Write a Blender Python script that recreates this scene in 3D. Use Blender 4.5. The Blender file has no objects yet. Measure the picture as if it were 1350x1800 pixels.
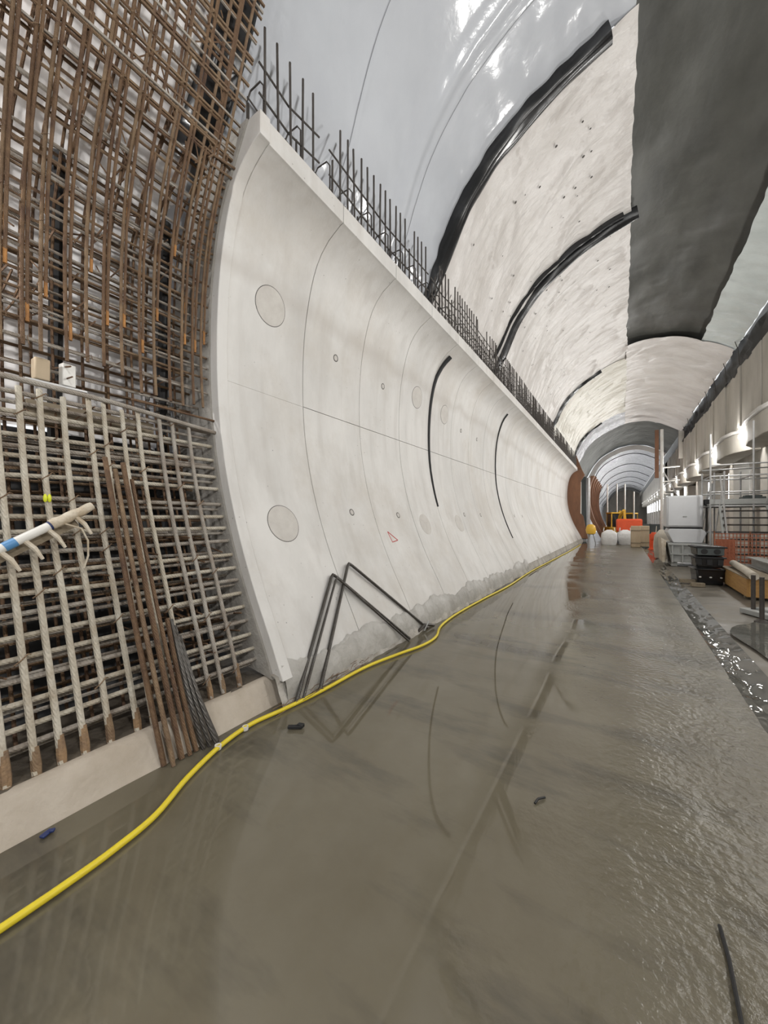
import bpy, math, random
from mathutils import Vector, Matrix, noise as mnoise
C = bpy.context.scene.collection
SC = bpy.context.scene
random.seed(7)
R = random.random
U = random.uniform
PI = math.pi

# ------------------------------------------------------------------ camera, world, exposure
cam = bpy.data.objects.new('camera', bpy.data.cameras.new('camera'))
C.objects.link(cam)
cam.location = (0, 0, 1.6)
cam.rotation_euler = (PI / 2, 0, math.atan(420 / 650))
cam.data.sensor_fit = 'HORIZONTAL'
cam.data.sensor_width = 36
cam.data.lens = 36 * 650 / 1350
cam.data.shift_y = 12 / 1350
cam.data.clip_start = 0.02
cam.data.clip_end = 400
SC.camera = cam
w = bpy.data.worlds.new('world')
SC.world = w
w.use_nodes = True
w.node_tree.nodes['Background'].inputs[0].default_value = (0.96, 0.98, 1.0, 1)
w.node_tree.nodes['Background'].inputs[1].default_value = 1.0
SC.view_settings.view_transform = 'Standard'
SC.view_settings.look = 'None'
SC.view_settings.gamma = 1
SC.view_settings.use_curve_mapping = False
SC.view_settings.exposure = 0.05
SC.cycles.use_denoising = True
SC.cycles.sample_clamp_indirect = 4
SC.cycles.sample_clamp_direct = 30
SC.cycles.caustics_reflective = False
SC.cycles.caustics_refractive = False
SC.cycles.max_bounces = 7
SC.cycles.diffuse_bounces = 4
LAMP_W = 125.0      # watts of each row floodlight
# the floodlight row itself is built with its lamps below (function floodlight)

# ------------------------------------------------------------------ materials
def N(nt, t, **kw):
    n = nt.nodes.new(t)
    for k, v in kw.items():
        if k in n.inputs:
            n.inputs[k].default_value = v
        else:
            setattr(n, k, v)
    return n

def ramp(nt, fac, p0, p1, c0=(0, 0, 0, 1), c1=(1, 1, 1, 1)):
    r = nt.nodes.new('ShaderNodeValToRGB')
    r.color_ramp.elements[0].position = p0
    r.color_ramp.elements[1].position = p1
    r.color_ramp.elements[0].color = c0
    r.color_ramp.elements[1].color = c1
    nt.links.new(fac, r.inputs[0])
    return r.outputs[0]

def mixc(nt, fac, a, b):
    m = nt.nodes.new('ShaderNodeMix')
    m.data_type = 'RGBA'
    for i, v in ((0, fac), (6, a), (7, b)):
        if hasattr(v, 'links'):
            nt.links.new(v, m.inputs[i])
        else:
            m.inputs[i].default_value = v if i == 0 else (v[0], v[1], v[2], 1)
    return m.outputs[2]

def mat(name, c1, c2=None, scale=3.0, rough=0.6, rough2=None, bump=0.0, bscale=20.0, stretch=(1, 1, 1), metallic=0.0,
        pits=0.0, ribs=0.0, spec=0.5, p=(0.35, 0.68), alpha=None, transmission=0.0, bdist=0.02):
    m = bpy.data.materials.new(name)
    m.use_nodes = True
    nt = m.node_tree
    b = nt.nodes['Principled BSDF']
    b.inputs['Metallic'].default_value = metallic
    b.inputs['Roughness'].default_value = rough
    b.inputs['Specular IOR Level'].default_value = spec
    tc = nt.nodes.new('ShaderNodeTexCoord')
    mp = nt.nodes.new('ShaderNodeMapping')
    mp.inputs['Scale'].default_value = stretch
    nt.links.new(tc.outputs['Object'], mp.inputs[0])
    v = mp.outputs[0]
    c2 = c2 or tuple(x * 0.8 for x in c1)
    n1 = N(nt, 'ShaderNodeTexNoise', Scale=scale, Detail=6.0, Roughness=0.62)
    nt.links.new(v, n1.inputs['Vector'])
    f = ramp(nt, n1.outputs['Fac'], *p)
    col = mixc(nt, f, c1, c2)
    if pits:
        vo = N(nt, 'ShaderNodeTexVoronoi', Scale=pits)
        nt.links.new(tc.outputs['Object'], vo.inputs['Vector'])
        d = ramp(nt, vo.outputs['Distance'], 0.05, 0.12, (1, 1, 1, 1), (0, 0, 0, 1))
        n2 = N(nt, 'ShaderNodeTexNoise', Scale=pits * 0.25)
        nt.links.new(tc.outputs['Object'], n2.inputs['Vector'])
        g = ramp(nt, n2.outputs['Fac'], 0.55, 0.62)
        mu = N(nt, 'ShaderNodeMath', operation='MULTIPLY')
        nt.links.new(d, mu.inputs[0]); nt.links.new(g, mu.inputs[1])
        col = mixc(nt, mu.outputs[0], col, tuple(x * 0.35 for x in c1))
    nt.links.new(col, b.inputs['Base Color'])
    if rough2 is not None:
        mr = N(nt, 'ShaderNodeMapRange')
        mr.inputs['To Min'].default_value = rough
        mr.inputs['To Max'].default_value = rough2
        nt.links.new(f, mr.inputs[0])
        nt.links.new(mr.outputs[0], b.inputs['Roughness'])
    h = None
    if bump:
        n3 = N(nt, 'ShaderNodeTexNoise', Scale=bscale, Detail=5.0)
        nt.links.new(v, n3.inputs['Vector'])
        bp = N(nt, 'ShaderNodeBump', Strength=bump, Distance=bdist)
        nt.links.new(n3.outputs['Fac'], bp.inputs['Height'])
        h = bp
    if ribs:
        wv = N(nt, 'ShaderNodeTexWave', wave_type='BANDS', bands_direction='DIAGONAL', Scale=ribs * 2.4, Distortion=0.3)
        nt.links.new(tc.outputs['Object'], wv.inputs['Vector'])
        bp = N(nt, 'ShaderNodeBump', Strength=0.55, Distance=0.004)
        nt.links.new(wv.outputs['Fac'], bp.inputs['Height'])
        if h: nt.links.new(h.outputs[0], bp.inputs['Normal'])
        h = bp
    if h: nt.links.new(h.outputs[0], b.inputs['Normal'])
    if alpha is not None: b.inputs['Alpha'].default_value = alpha
    if transmission: b.inputs['Transmission Weight'].default_value = transmission
    return m

def glow(name, c, s):
    m = bpy.data.materials.new(name)
    m.use_nodes = True
    nt = m.node_tree
    b = nt.nodes['Principled BSDF']
    b.inputs['Base Color'].default_value = (0.9, 0.9, 0.9, 1)
    b.inputs['Emission Color'].default_value = (*c, 1)
    b.inputs['Emission Strength'].default_value = s
    return m

M = {}
def concrete_mat():
    m = mat('pale_concrete', (0.70, 0.685, 0.665), (0.54, 0.525, 0.505), 1.1, 0.55, bump=0.12, bscale=35, stretch=(1, 1, 0.5), pits=14, p=(0.36, 0.74))
    nt = m.node_tree
    b = nt.nodes['Principled BSDF']
    old = b.inputs['Base Color'].links[0].from_socket
    tc = nt.nodes.new('ShaderNodeTexCoord')
    n = N(nt, 'ShaderNodeTexNoise', Scale=0.55, Detail=7.0, Roughness=0.7)
    nt.links.new(tc.outputs['Object'], n.inputs['Vector'])
    c = mixc(nt, ramp(nt, n.outputs['Fac'], 0.48, 0.80), old, (0.52, 0.48, 0.43))
    # uneven darker band across the lining below its shoulder
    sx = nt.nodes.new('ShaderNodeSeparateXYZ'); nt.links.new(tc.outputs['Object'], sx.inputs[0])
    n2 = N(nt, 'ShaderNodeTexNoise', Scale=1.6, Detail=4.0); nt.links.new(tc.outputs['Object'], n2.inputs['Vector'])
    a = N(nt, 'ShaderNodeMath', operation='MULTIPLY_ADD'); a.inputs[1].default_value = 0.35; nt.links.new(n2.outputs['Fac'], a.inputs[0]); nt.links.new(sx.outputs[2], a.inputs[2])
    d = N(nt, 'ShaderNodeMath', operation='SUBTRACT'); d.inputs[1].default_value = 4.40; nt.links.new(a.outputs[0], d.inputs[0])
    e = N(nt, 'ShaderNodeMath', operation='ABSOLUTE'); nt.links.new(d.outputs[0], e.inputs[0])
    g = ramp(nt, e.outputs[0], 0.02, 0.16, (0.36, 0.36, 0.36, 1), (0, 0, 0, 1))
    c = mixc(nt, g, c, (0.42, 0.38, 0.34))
    # fine vertical streaks
    mp = nt.nodes.new('ShaderNodeMapping'); mp.inputs['Scale'].default_value = (5, 5, 0.35); nt.links.new(tc.outputs['Object'], mp.inputs[0])
    n3 = N(nt, 'ShaderNodeTexNoise', Scale=1.0, Detail=4.0); nt.links.new(mp.outputs[0], n3.inputs['Vector'])
    c = mixc(nt, ramp(nt, n3.outputs['Fac'], 0.52, 0.8, (0, 0, 0, 1), (0.5, 0.5, 0.5, 1)), c, (0.46, 0.43, 0.40))
    nt.links.new(c, b.inputs['Base Color'])
    return m
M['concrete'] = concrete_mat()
M['concrete_end'] = mat('rough_end_concrete', (0.42, 0.40, 0.37), (0.30, 0.285, 0.26), 5, 0.8, bump=0.5, bscale=45)
M['kicker'] = mat('kicker_concrete', (0.52, 0.46, 0.39), (0.42, 0.36, 0.29), 3, 0.7, bump=0.3, bscale=30)
M['mortar'] = mat('mortar_rubble', (0.50, 0.475, 0.44), (0.29, 0.265, 0.23), 4, 0.8, bump=0.8, bscale=22)
M['groove'] = mat('joint_groove', (0.16, 0.15, 0.14), None, 8, 0.9)
M['patch'] = mat('patch_concrete', (0.60, 0.575, 0.54), (0.52, 0.49, 0.46), 6, 0.6, bump=0.25, bscale=60)
M['silver'] = mat('silver_plastic', (0.56, 0.58, 0.62), (0.50, 0.52, 0.56), 0.7, 0.15, bump=0.12, bscale=2.5, bdist=0.1)
M['dusty'] = mat('dusty_membrane', (0.70, 0.67, 0.65), (0.52, 0.485, 0.455), 1.0, 0.38, bump=0.8, bscale=3.0, stretch=(0.7, 1.3, 0.7), bdist=0.09, p=(0.38, 0.8))
M['yellowed'] = mat('yellowed_membrane', (0.70, 0.68, 0.61), (0.56, 0.53, 0.46), 1.0, 0.38, bump=0.8, bscale=3.0, stretch=(0.7, 1.3, 0.7), bdist=0.09)
M['whitesheet'] = mat('white_sheet', (0.80, 0.79, 0.79), (0.72, 0.70, 0.70), 1.2, 0.4, bump=0.4, bscale=3)
M['crinkled'] = mat('crinkled_silver', (0.76, 0.78, 0.82), (0.58, 0.60, 0.65), 3, 0.14, bump=1.0, bscale=5, bdist=0.12)
M['clear'] = mat('translucent_strip', (0.66, 0.71, 0.70), (0.56, 0.61, 0.60), 1.5, 0.14, bump=0.5, bscale=3.0, bdist=0.06)
M['darkrock'] = mat('dark_sprayed_lining', (0.088, 0.088, 0.078), (0.050, 0.050, 0.044), 1.2, 0.5, bump=0.35, bscale=2.4, stretch=(1, 0.45, 1), bdist=0.06)
M['black'] = mat('black_rubber', (0.008, 0.008, 0.009), (0.012, 0.012, 0.013), 6, 0.24, bump=0.1, bscale=9)
M['blackmatt'] = mat('black_matt', (0.014, 0.014, 0.015), None, 6, 0.6)
M['foot'] = mat('rust_stained_foot', (0.34, 0.22, 0.12), (0.18, 0.12, 0.08), 14, 0.85, bump=0.6, bscale=50)
M['dirt'] = mat('dirty_ledge', (0.15, 0.125, 0.095), (0.085, 0.07, 0.055), 5, 0.8, bump=0.6, bscale=20)
M['rust'] = mat('rusty_rebar', (0.19, 0.115, 0.062), (0.095, 0.05, 0.03), 7, 0.75, ribs=16, bump=0.4, bscale=60)
M['rustbright'] = mat('bright_rust', (0.50, 0.24, 0.075), (0.26, 0.12, 0.045), 9, 0.8, ribs=16)
M['brownbar'] = mat('brown_rebar', (0.25, 0.17, 0.10), (0.13, 0.075, 0.045), 7, 0.7, ribs=16, bump=0.4, bscale=60)
M['splash'] = mat('cement_splashed_rebar', (0.58, 0.54, 0.46), (0.40, 0.34, 0.26), 6, 0.8, ribs=12, bump=0.5, bscale=45)
M['greybar'] = mat('grey_rebar', (0.40, 0.37, 0.33), (0.24, 0.195, 0.155), 6, 0.6, ribs=14, bump=0.4, bscale=45)
M['darkbar'] = mat('dark_rebar', (0.075, 0.066, 0.058), (0.045, 0.035, 0.03), 6, 0.55, ribs=12)
M['steel'] = mat('steel', (0.10, 0.095, 0.088), (0.06, 0.05, 0.042), 6, 0.38, metallic=0.6, ribs=12)
M['galv'] = mat('galvanised', (0.50, 0.50, 0.50), (0.40, 0.40, 0.40), 6, 0.45, metallic=0.5)
M['greymetal'] = mat('grey_painted_metal', (0.42, 0.43, 0.42), (0.34, 0.35, 0.34), 3, 0.55, bump=0.1)
M['palegrey'] = mat('pale_grey_metal', (0.66, 0.67, 0.69), (0.60, 0.61, 0.63), 1.5, 0.5)
M['darkgreen'] = mat('dark_hoarding', (0.085, 0.10, 0.10), None, 2, 0.6)
M['corten'] = mat('rusted_steel_plate', (0.25, 0.12, 0.065), (0.15, 0.075, 0.045), 2.0, 0.75, bump=0.3, stretch=(1, 1, 0.3))
M['ply'] = mat('orange_plywood', (0.52, 0.30, 0.10), (0.38, 0.20, 0.065), 5, 0.65, stretch=(6, 0.6, 6), bump=0.2)
M['timber'] = mat('grey_timber', (0.30, 0.25, 0.18), (0.20, 0.16, 0.11), 6, 0.8, stretch=(5, 1, 5), bump=0.3)
M['hose'] = mat('yellow_hose', (0.78, 0.63, 0.035), (0.68, 0.53, 0.03), 3, 0.42)
M['white'] = mat('white_plastic', (0.80, 0.79, 0.76), (0.70, 0.68, 0.64), 5, 0.4)
M['wrap'] = mat('dirty_white_wrap', (0.68, 0.62, 0.52), (0.46, 0.37, 0.26), 9, 0.6, bump=0.4, bscale=40)
M['blue'] = mat('blue_plastic', (0.10, 0.28, 0.55), None, 4, 0.4)
M['navy'] = mat('navy_plastic', (0.02, 0.035, 0.13), None, 4, 0.4)
M['hiyellow'] = mat('fluorescent_yellow', (0.85, 0.90, 0.05), None, 4, 0.4)
M['bag'] = mat('white_woven_bag', (0.80, 0.80, 0.80), (0.70, 0.70, 0.70), 4, 0.7, bump=0.6, bscale=7, bdist=0.05)
M['beigebag'] = mat('beige_woven_bag', (0.62, 0.57, 0.49), (0.52, 0.47, 0.39), 4, 0.8, bump=0.6, bscale=7, bdist=0.05)
M['tan'] = mat('tan_board', (0.50, 0.40, 0.28), (0.42, 0.33, 0.22), 3, 0.7, stretch=(1, 1, 0.3))
M['orange'] = mat('orange_plastic', (0.85, 0.11, 0.03), (0.75, 0.09, 0.025), 3, 0.45)
M['netting'] = mat('orange_netting', (0.55, 0.19, 0.10), None, 6, 0.6)
M['plantyellow'] = mat('plant_yellow', (0.80, 0.48, 0.05), (0.70, 0.42, 0.05), 3, 0.45)
M['glass'] = mat('dark_glass', (0.03, 0.035, 0.04), None, 3, 0.08)
M['redpaint'] = mat('red_marker', (0.55, 0.045, 0.04), None, 3, 0.6)
M['wallright'] = mat('cast_wall', (0.52, 0.49, 0.44), (0.40, 0.375, 0.33), 1.6, 0.7, bump=0.15, bscale=25, stretch=(1, 1, 0.35))
M['whitewall'] = mat('white_back_wall', (0.70, 0.67, 0.62), (0.60, 0.57, 0.52), 2, 0.7)
M['maroon'] = mat('dark_red_vent', (0.09, 0.02, 0.02), (0.03, 0.01, 0.01), 12, 0.6)
M['lamp'] = glow('lamp_glow', (1.0, 0.97, 0.90), 25)
M['tube'] = glow('tube_glow', (0.95, 0.98, 1.0), 6)
M['water'] = mat('standing_water', (0.10, 0.10, 0.09), (0.16, 0.155, 0.14), 1.5, 0.03, bump=0.15, bscale=5)

def floor_mat():
    m = mat('wet_road_concrete', (0.118, 0.102, 0.070), (0.165, 0.148, 0.110), 1.1, 0.1, bump=0.12, bscale=22, p=(0.3, 0.75))
    nt = m.node_tree
    b = nt.nodes['Principled BSDF']
    tc = nt.nodes.new('ShaderNodeTexCoord')
    n = N(nt, 'ShaderNodeTexNoise', Scale=0.9, Detail=5.0)
    nt.links.new(tc.outputs['Object'], n.inputs['Vector'])
    sx = nt.nodes.new('ShaderNodeSeparateXYZ')
    nt.links.new(tc.outputs['Object'], sx.inputs[0])
    ma = N(nt, 'ShaderNodeMath', operation='MULTIPLY_ADD')
    ma.inputs[1].default_value = 0.50; ma.inputs[2].default_value = 0.14
    nt.links.new(sx.outputs[0], ma.inputs[0])
    ad = N(nt, 'ShaderNodeMath', operation='ADD')
    nt.links.new(ma.outputs[0], ad.inputs[0]); nt.links.new(n.outputs['Fac'], ad.inputs[1])
    far = N(nt, 'ShaderNodeMapRange')      # the slab is drier farther along
    far.inputs['From Min'].default_value = 5.0; far.inputs['From Max'].default_value = 14.0
    far.inputs['To Min'].default_value = 0.0; far.inputs['To Max'].default_value = 0.5
    nt.links.new(sx.outputs[1], far.inputs[0])
    ad0 = ad
    ad = N(nt, 'ShaderNodeMath', operation='ADD')
    nt.links.new(ad0.outputs[0], ad.inputs[0]); nt.links.new(far.outputs[0], ad.inputs[1])
    mr = N(nt, 'ShaderNodeMapRange')
    mr.inputs['From Min'].default_value = 0.30; mr.inputs['From Max'].default_value = 1.05
    mr.inputs['To Min'].default_value = 0.025; mr.inputs['To Max'].default_value = 0.36
    bp = [x for x in nt.nodes if x.bl_idname == 'ShaderNodeBump'][0]
    rb = N(nt, 'ShaderNodeMapRange')
    rb.inputs['From Min'].default_value = 0.35; rb.inputs['From Max'].default_value = 0.95
    rb.inputs['To Min'].default_value = 0.0; rb.inputs['To Max'].default_value = 1.0
    nt.links.new(ad.outputs[0], rb.inputs[0]); nt.links.new(rb.outputs[0], bp.inputs['Strength'])
    # drier and wetter cross bands of the slab
    mp2 = nt.nodes.new('ShaderNodeMapping'); mp2.inputs['Scale'].default_value = (0.5, 1.6, 1); nt.links.new(tc.outputs['Object'], mp2.inputs[0])
    n4 = N(nt, 'ShaderNodeTexNoise', Scale=0.9, Detail=6.0, Roughness=0.65); nt.links.new(mp2.outputs[0], n4.inputs['Vector'])
    old = b.inputs['Base Color'].links[0].from_socket
    cc = mixc(nt, ramp(nt, n4.outputs['Fac'], 0.5, 0.72), old, (0.055, 0.050, 0.042))
    nt.links.new(cc, b.inputs['Base Color'])
    nt.links.new(ad.outputs[0], mr.inputs[0])
    nt.links.new(mr.outputs[0], b.inputs['Roughness'])
    return m
M['road'] = floor_mat()
M['apron'] = mat('apron_concrete', (0.20, 0.18, 0.148), (0.12, 0.108, 0.09), 1.2, 0.65, rough2=0.25, bump=0.2, bscale=14)

# ------------------------------------------------------------------ mesh helpers
class MB:
    def __init__(s): s.v = []; s.f = []
    def add(s, vs, fs):
        o = len(s.v)
        s.v += [tuple(x) for x in vs]
        s.f += [tuple(i + o for i in f) for f in fs]
        return s
    def box(s, c, d, rz=0.0, rx=0.0, ry=0.0):
        m = Matrix.Translation(c) @ Matrix.Rotation(rz, 4, 'Z') @ Matrix.Rotation(ry, 4, 'Y') @ Matrix.Rotation(rx, 4, 'X')
        vs = [m @ Vector((x * d[0] / 2, y * d[1] / 2, z * d[2] / 2)) for x in (-1, 1) for y in (-1, 1) for z in (-1, 1)]
        return s.add(vs, [(0, 1, 3, 2), (4, 6, 7, 5), (0, 4, 5, 1), (2, 3, 7, 6), (0, 2, 6, 4), (1, 5, 7, 3)])
    def tube(s, pts, r, n=8, flat=1.0, closed=False):
        pts = [Vector(p) for p in pts]
        k = len(pts)
        t0 = (pts[1] - pts[0]).normalized()
        up = Vector((0, 0, 1)) if abs(t0.z) < 0.9 else Vector((0, 1, 0))
        a = (up - t0 * up.dot(t0)).normalized()
        vs = []
        for i, p in enumerate(pts):
            t = (pts[min(i + 1, k - 1)] - pts[max(i - 1, 0)]).normalized()
            a = (a - t * a.dot(t)).normalized()
            b = t.cross(a)
            rr = r[i] if isinstance(r, (list, tuple)) else r
            vs += [p + (a * math.cos(2 * PI * j / n) + b * math.sin(2 * PI * j / n) * flat) * rr for j in range(n)]
        fs = [(i * n + j, i * n + (j + 1) % n, (i + 1) * n + (j + 1) % n, (i + 1) * n + j) for i in range(k - 1) for j in range(n)]
        fs += [tuple(range(n - 1, -1, -1)), tuple(range((k - 1) * n, k * n))]
        return s.add(vs, fs)
    def cyl(s, p0, p1, r, n=12): return s.tube([p0, p1], r, n)
    def lathe(s, prof, c=(0, 0, 0), n=20):
        vs = [(c[0] + r * math.cos(2 * PI * j / n), c[1] + r * math.sin(2 * PI * j / n), c[2] + z) for r, z in prof for j in range(n)]
        k = len(prof)
        fs = [(i * n + j, i * n + (j + 1) % n, (i + 1) * n + (j + 1) % n, (i + 1) * n + j) for i in range(k - 1) for j in range(n)]
        fs += [tuple(range(n - 1, -1, -1)), tuple(range((k - 1) * n, k * n))]
        return s.add(vs, fs)
    def prism(s, poly, y0, y1, axis='y'):
        n = len(poly)
        if axis == 'y': vs = [(a, y0, b) for a, b in poly] + [(a, y1, b) for a, b in poly]
        elif axis == 'x': vs = [(y0, a, b) for a, b in poly] + [(y1, a, b) for a, b in poly]
        else: vs = [(a, b, y0) for a, b in poly] + [(a, b, y1) for a, b in poly]
        fs = [(i, (i + 1) % n, n + (i + 1) % n, n + i) for i in range(n)] + [tuple(range(n - 1, -1, -1)), tuple(range(n, 2 * n))]
        return s.add(vs, fs)
    def grid(s, rows):
        nr, nc = len(rows), len(rows[0])
        return s.add([p for r in rows for p in r], [(i * nc + j, i * nc + j + 1, (i + 1) * nc + j + 1, (i + 1) * nc + j) for i in range(nr - 1) for j in range(nc - 1)])
    def mesh(s, name, m, smooth=True, angle=40):
        me = bpy.data.meshes.new(name)
        me.from_pydata(s.v, [], s.f)
        import bmesh
        bm = bmesh.new(); bm.from_mesh(me); bmesh.ops.recalc_face_normals(bm, faces=bm.faces[:]); bm.to_mesh(me); bm.free()
        me.materials.append(m)
        if smooth:
            me.polygons.foreach_set('use_smooth', [True] * len(me.polygons))
            me.set_sharp_from_angle(angle=math.radians(angle))
        me.update()
        return me
    def build(s, name, m, parent=None, world=False, bevel=0.0, smooth=True, angle=40, kind=None):
        o = bpy.data.objects.new(name, s.mesh(name, m, smooth, angle))
        C.objects.link(o)
        if parent is not None:
            o.parent = parent
            if world:
                q = parent
                off = Vector((0, 0, 0))
                while q: off += q.location; q = q.parent
                o.location = -off
        if bevel:
            md = o.modifiers.new('bevel', 'BEVEL'); md.width = bevel; md.segments = 2; md.limit_method = 'ANGLE'
        if kind: o['kind'] = kind
        return o

def tag(o, label=None, cat=None, group=None, kind=None):
    for k, v in (('label', label), ('category', cat), ('group', group), ('kind', kind)):
        if v: o[k] = v
    return o
def empty(name, loc=(0, 0, 0), rz=0.0):
    o = bpy.data.objects.new(name, None); C.objects.link(o)
    o.location = loc; o.rotation_euler = (0, 0, rz); o.empty_display_size = 0.1
    return o
def kids(o): return [c for c in list(o.children)]
def copy_tree(o, parent=None):
    c = o.copy(); C.objects.link(c)
    if parent: c.parent = parent
    for ch in kids(o): copy_tree(ch, c)
    return c
def structure(name):
    return tag(empty(name), kind='structure')

# ------------------------------------------------------------------ tunnel profiles (x, z)
WALL = [(-2.47, 0.20), (-2.64, 0.55), (-2.85, 0.95), (-3.05, 1.4), (-3.22, 1.89), (-3.33, 2.34), (-3.40, 2.8), (-3.42, 3.37), (-3.39, 3.9), (-3.31, 4.34), (-3.19, 4.70), (-3.02, 4.93), (-2.80, 5.07)]
MEM = [(-3.35, -0.02), (-3.65, 0.5), (-3.95, 1.2), (-4.2, 2.2), (-4.28, 3.3), (-4.15, 4.3), (-3.80, 5.15), (-3.15, 5.98), (-2.60, 7.10), (-2.06, 7.80), (-1.57, 8.2), (-1.04, 8.52), (-0.5, 8.77), (0.0, 8.93), (0.6, 9.03), (1.28, 9.0), (2.0, 8.82), (2.65, 8.5), (3.1, 8.25), (3.55, 7.95)]
def dense(pr, n):
    P = [Vector((a, b)) for a, b in pr]
    out = []
    L = len(P)
    for i in range(L - 1):
        p0, p1, p2, p3 = P[max(i - 1, 0)], P[i], P[i + 1], P[min(i + 2, L - 1)]
        for k in range(6):
            t = k / 6
            out.append(0.5 * ((2 * p1) + (p2 - p0) * t + (2 * p0 - 5 * p1 + 4 * p2 - p3) * t * t + (3 * p1 - p0 - 3 * p2 + p3) * t ** 3))
    out.append(P[-1])
    d = [0.0]
    for a, b in zip(out, out[1:]): d.append(d[-1] + (b - a).length)
    res = []
    j = 0
    for k in range(n + 1):
        s = d[-1] * k / n
        while j < len(d) - 2 and d[j + 1] < s: j += 1
        t = (s - d[j]) / max(1e-9, d[j + 1] - d[j])
        res.append(out[j].lerp(out[j + 1], t))
    return res
WALLD = dense(WALL, 60)
MEMD = dense(MEM, 400)
def wall_x(z):
    for a, b in zip(WALLD, WALLD[1:]):
        if a.y <= z <= b.y: return a.x + (b.x - a.x) * (z - a.y) / max(1e-6, b.y - a.y)
    return WALLD[0].x if z < WALLD[0].y else WALLD[-1].x
def wall_n(z):
    dx = (wall_x(min(z + 0.05, 5.0)) - wall_x(max(z - 0.05, 0.21))) / 0.1
    return Vector((1, 0, -dx)).normalized()
def mem_x(z):
    for a, b in zip(MEMD, MEMD[1:]):
        if a.y <= z <= b.y: return a.x + (b.x - a.x) * (z - a.y) / max(1e-6, b.y - a.y)
    return -3.35
def mem_seg(i0, i1, n):
    """n+1 (point, inward normal) along MEMD between two indexes"""
    out = []
    for k in range(n + 1):
        q = i0 + (i1 - i0) * k / n
        i = min(int(q), 399)
        p = MEMD[i].lerp(MEMD[i + 1], q - i)
        t = (MEMD[min(i + 3, 400)] - MEMD[max(i - 3, 0)]).normalized()
        out.append((p, Vector((t.y, -t.x))))
    return out
def mem_index(x=None, z=None):
    for i, p in enumerate(MEMD):
        if z is not None and p.y >= z: return i
        if x is not None and p.x >= x and p.y > 6: return i
    return 400

# ------------------------------------------------------------------ floor
Y_END = 120.0
fl = structure('floor')
def yline(a, b, d0, g):
    ys = [a]; d = d0
    while ys[-1] < b:
        ys.append(ys[-1] + d); d = min(d * g, 3.0)
    ys[-1] = b
    return ys
rows = []
xs = [-2.75 + i * 0.06 for i in range(62)]
ys = [-7.0, -4, -2, -0.6] + yline(0.0, Y_END, 0.05, 1.012)
for y in ys:
    r = []
    for x in xs:
        a = max(0.0, min(1.0, (x + 0.55 + 0.25 * mnoise.noise((y * 0.5, 3.1, 0))) / 1.0))
        z = 0.0
        if 0 <= y < 40:
            z += a * 0.012 * mnoise.fractal((x * 3.0, y * 4.2, 0.3), 1.0, 2.0, 4)
            z += 0.0025 * mnoise.noise((x * 1.1, y * 0.9, 7.7))
            q = math.hypot((x - 0.43) / 0.075, (y - 2.69) / 0.10)
            z += -0.012 * math.exp(-q * q) + 0.008 * math.exp(-(q - 1.5) ** 2 * 3)
        if x > 0.82: z -= 0.01 * (x - 0.82) / 0.1
        r.append((x, y, z - 0.004))
    rows.append(r)
MB().grid(rows).build('road_slab', M['road'], fl, angle=60)
rows = []
for y in [-7, -3, 0, 1] + yline(2.0, Y_END, 0.045, 1.012):
    r = []
    for x in (0.86, 0.93, 0.97, 1.0, 1.04, 1.08, 1.12, 1.17, 1.24):
        z = -0.05 + 0.04 * (abs(x - 1.03) / 0.2) ** 2 + (0.035 * mnoise.fractal((x * 17, y * 9.0, 2.0), 1.0, 2.0, 3) if 0.9 < x < 1.2 else 0)
        r.append((x, y, min(z, -0.012) if x > 0.87 else -0.02))
    rows.append(r)
MB().grid(rows).build('drain_channel', M['water'], fl, angle=70)
rows = []
for y in [-7, -3, 0] + yline(2.0, Y_END, 0.3, 1.03):
    rows.append([(1.2 + k * 0.42, y, 0.0 + (0.008 * mnoise.noise((k * 0.8, y * 0.8, 5)) if k else -0.03)) for k in range(12)])
MB().grid(rows).build('side_slab', M['apron'], fl, angle=60)
pu = MB()
for cx, cy, ax, ay in ((1.95, 6.6, 0.66, 1.45),):
    pu.add([(cx, cy, 0.013)] + [(cx + ax * (1 + 0.25 * mnoise.noise((math.cos(2 * PI * k / 40) * 1.7, math.sin(2 * PI * k / 40) * 1.7, cy))) * math.cos(2 * PI * k / 40), cy + ay * (1 + 0.2 * mnoise.noise((k * 0.4, 2, cx))) * math.sin(2 * PI * k / 40), 0.012) for k in range(40)],
           [(0, 1 + k, 1 + (k + 1) % 40) for k in range(40)])
pu.build('puddle', M['water'], fl)

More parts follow.
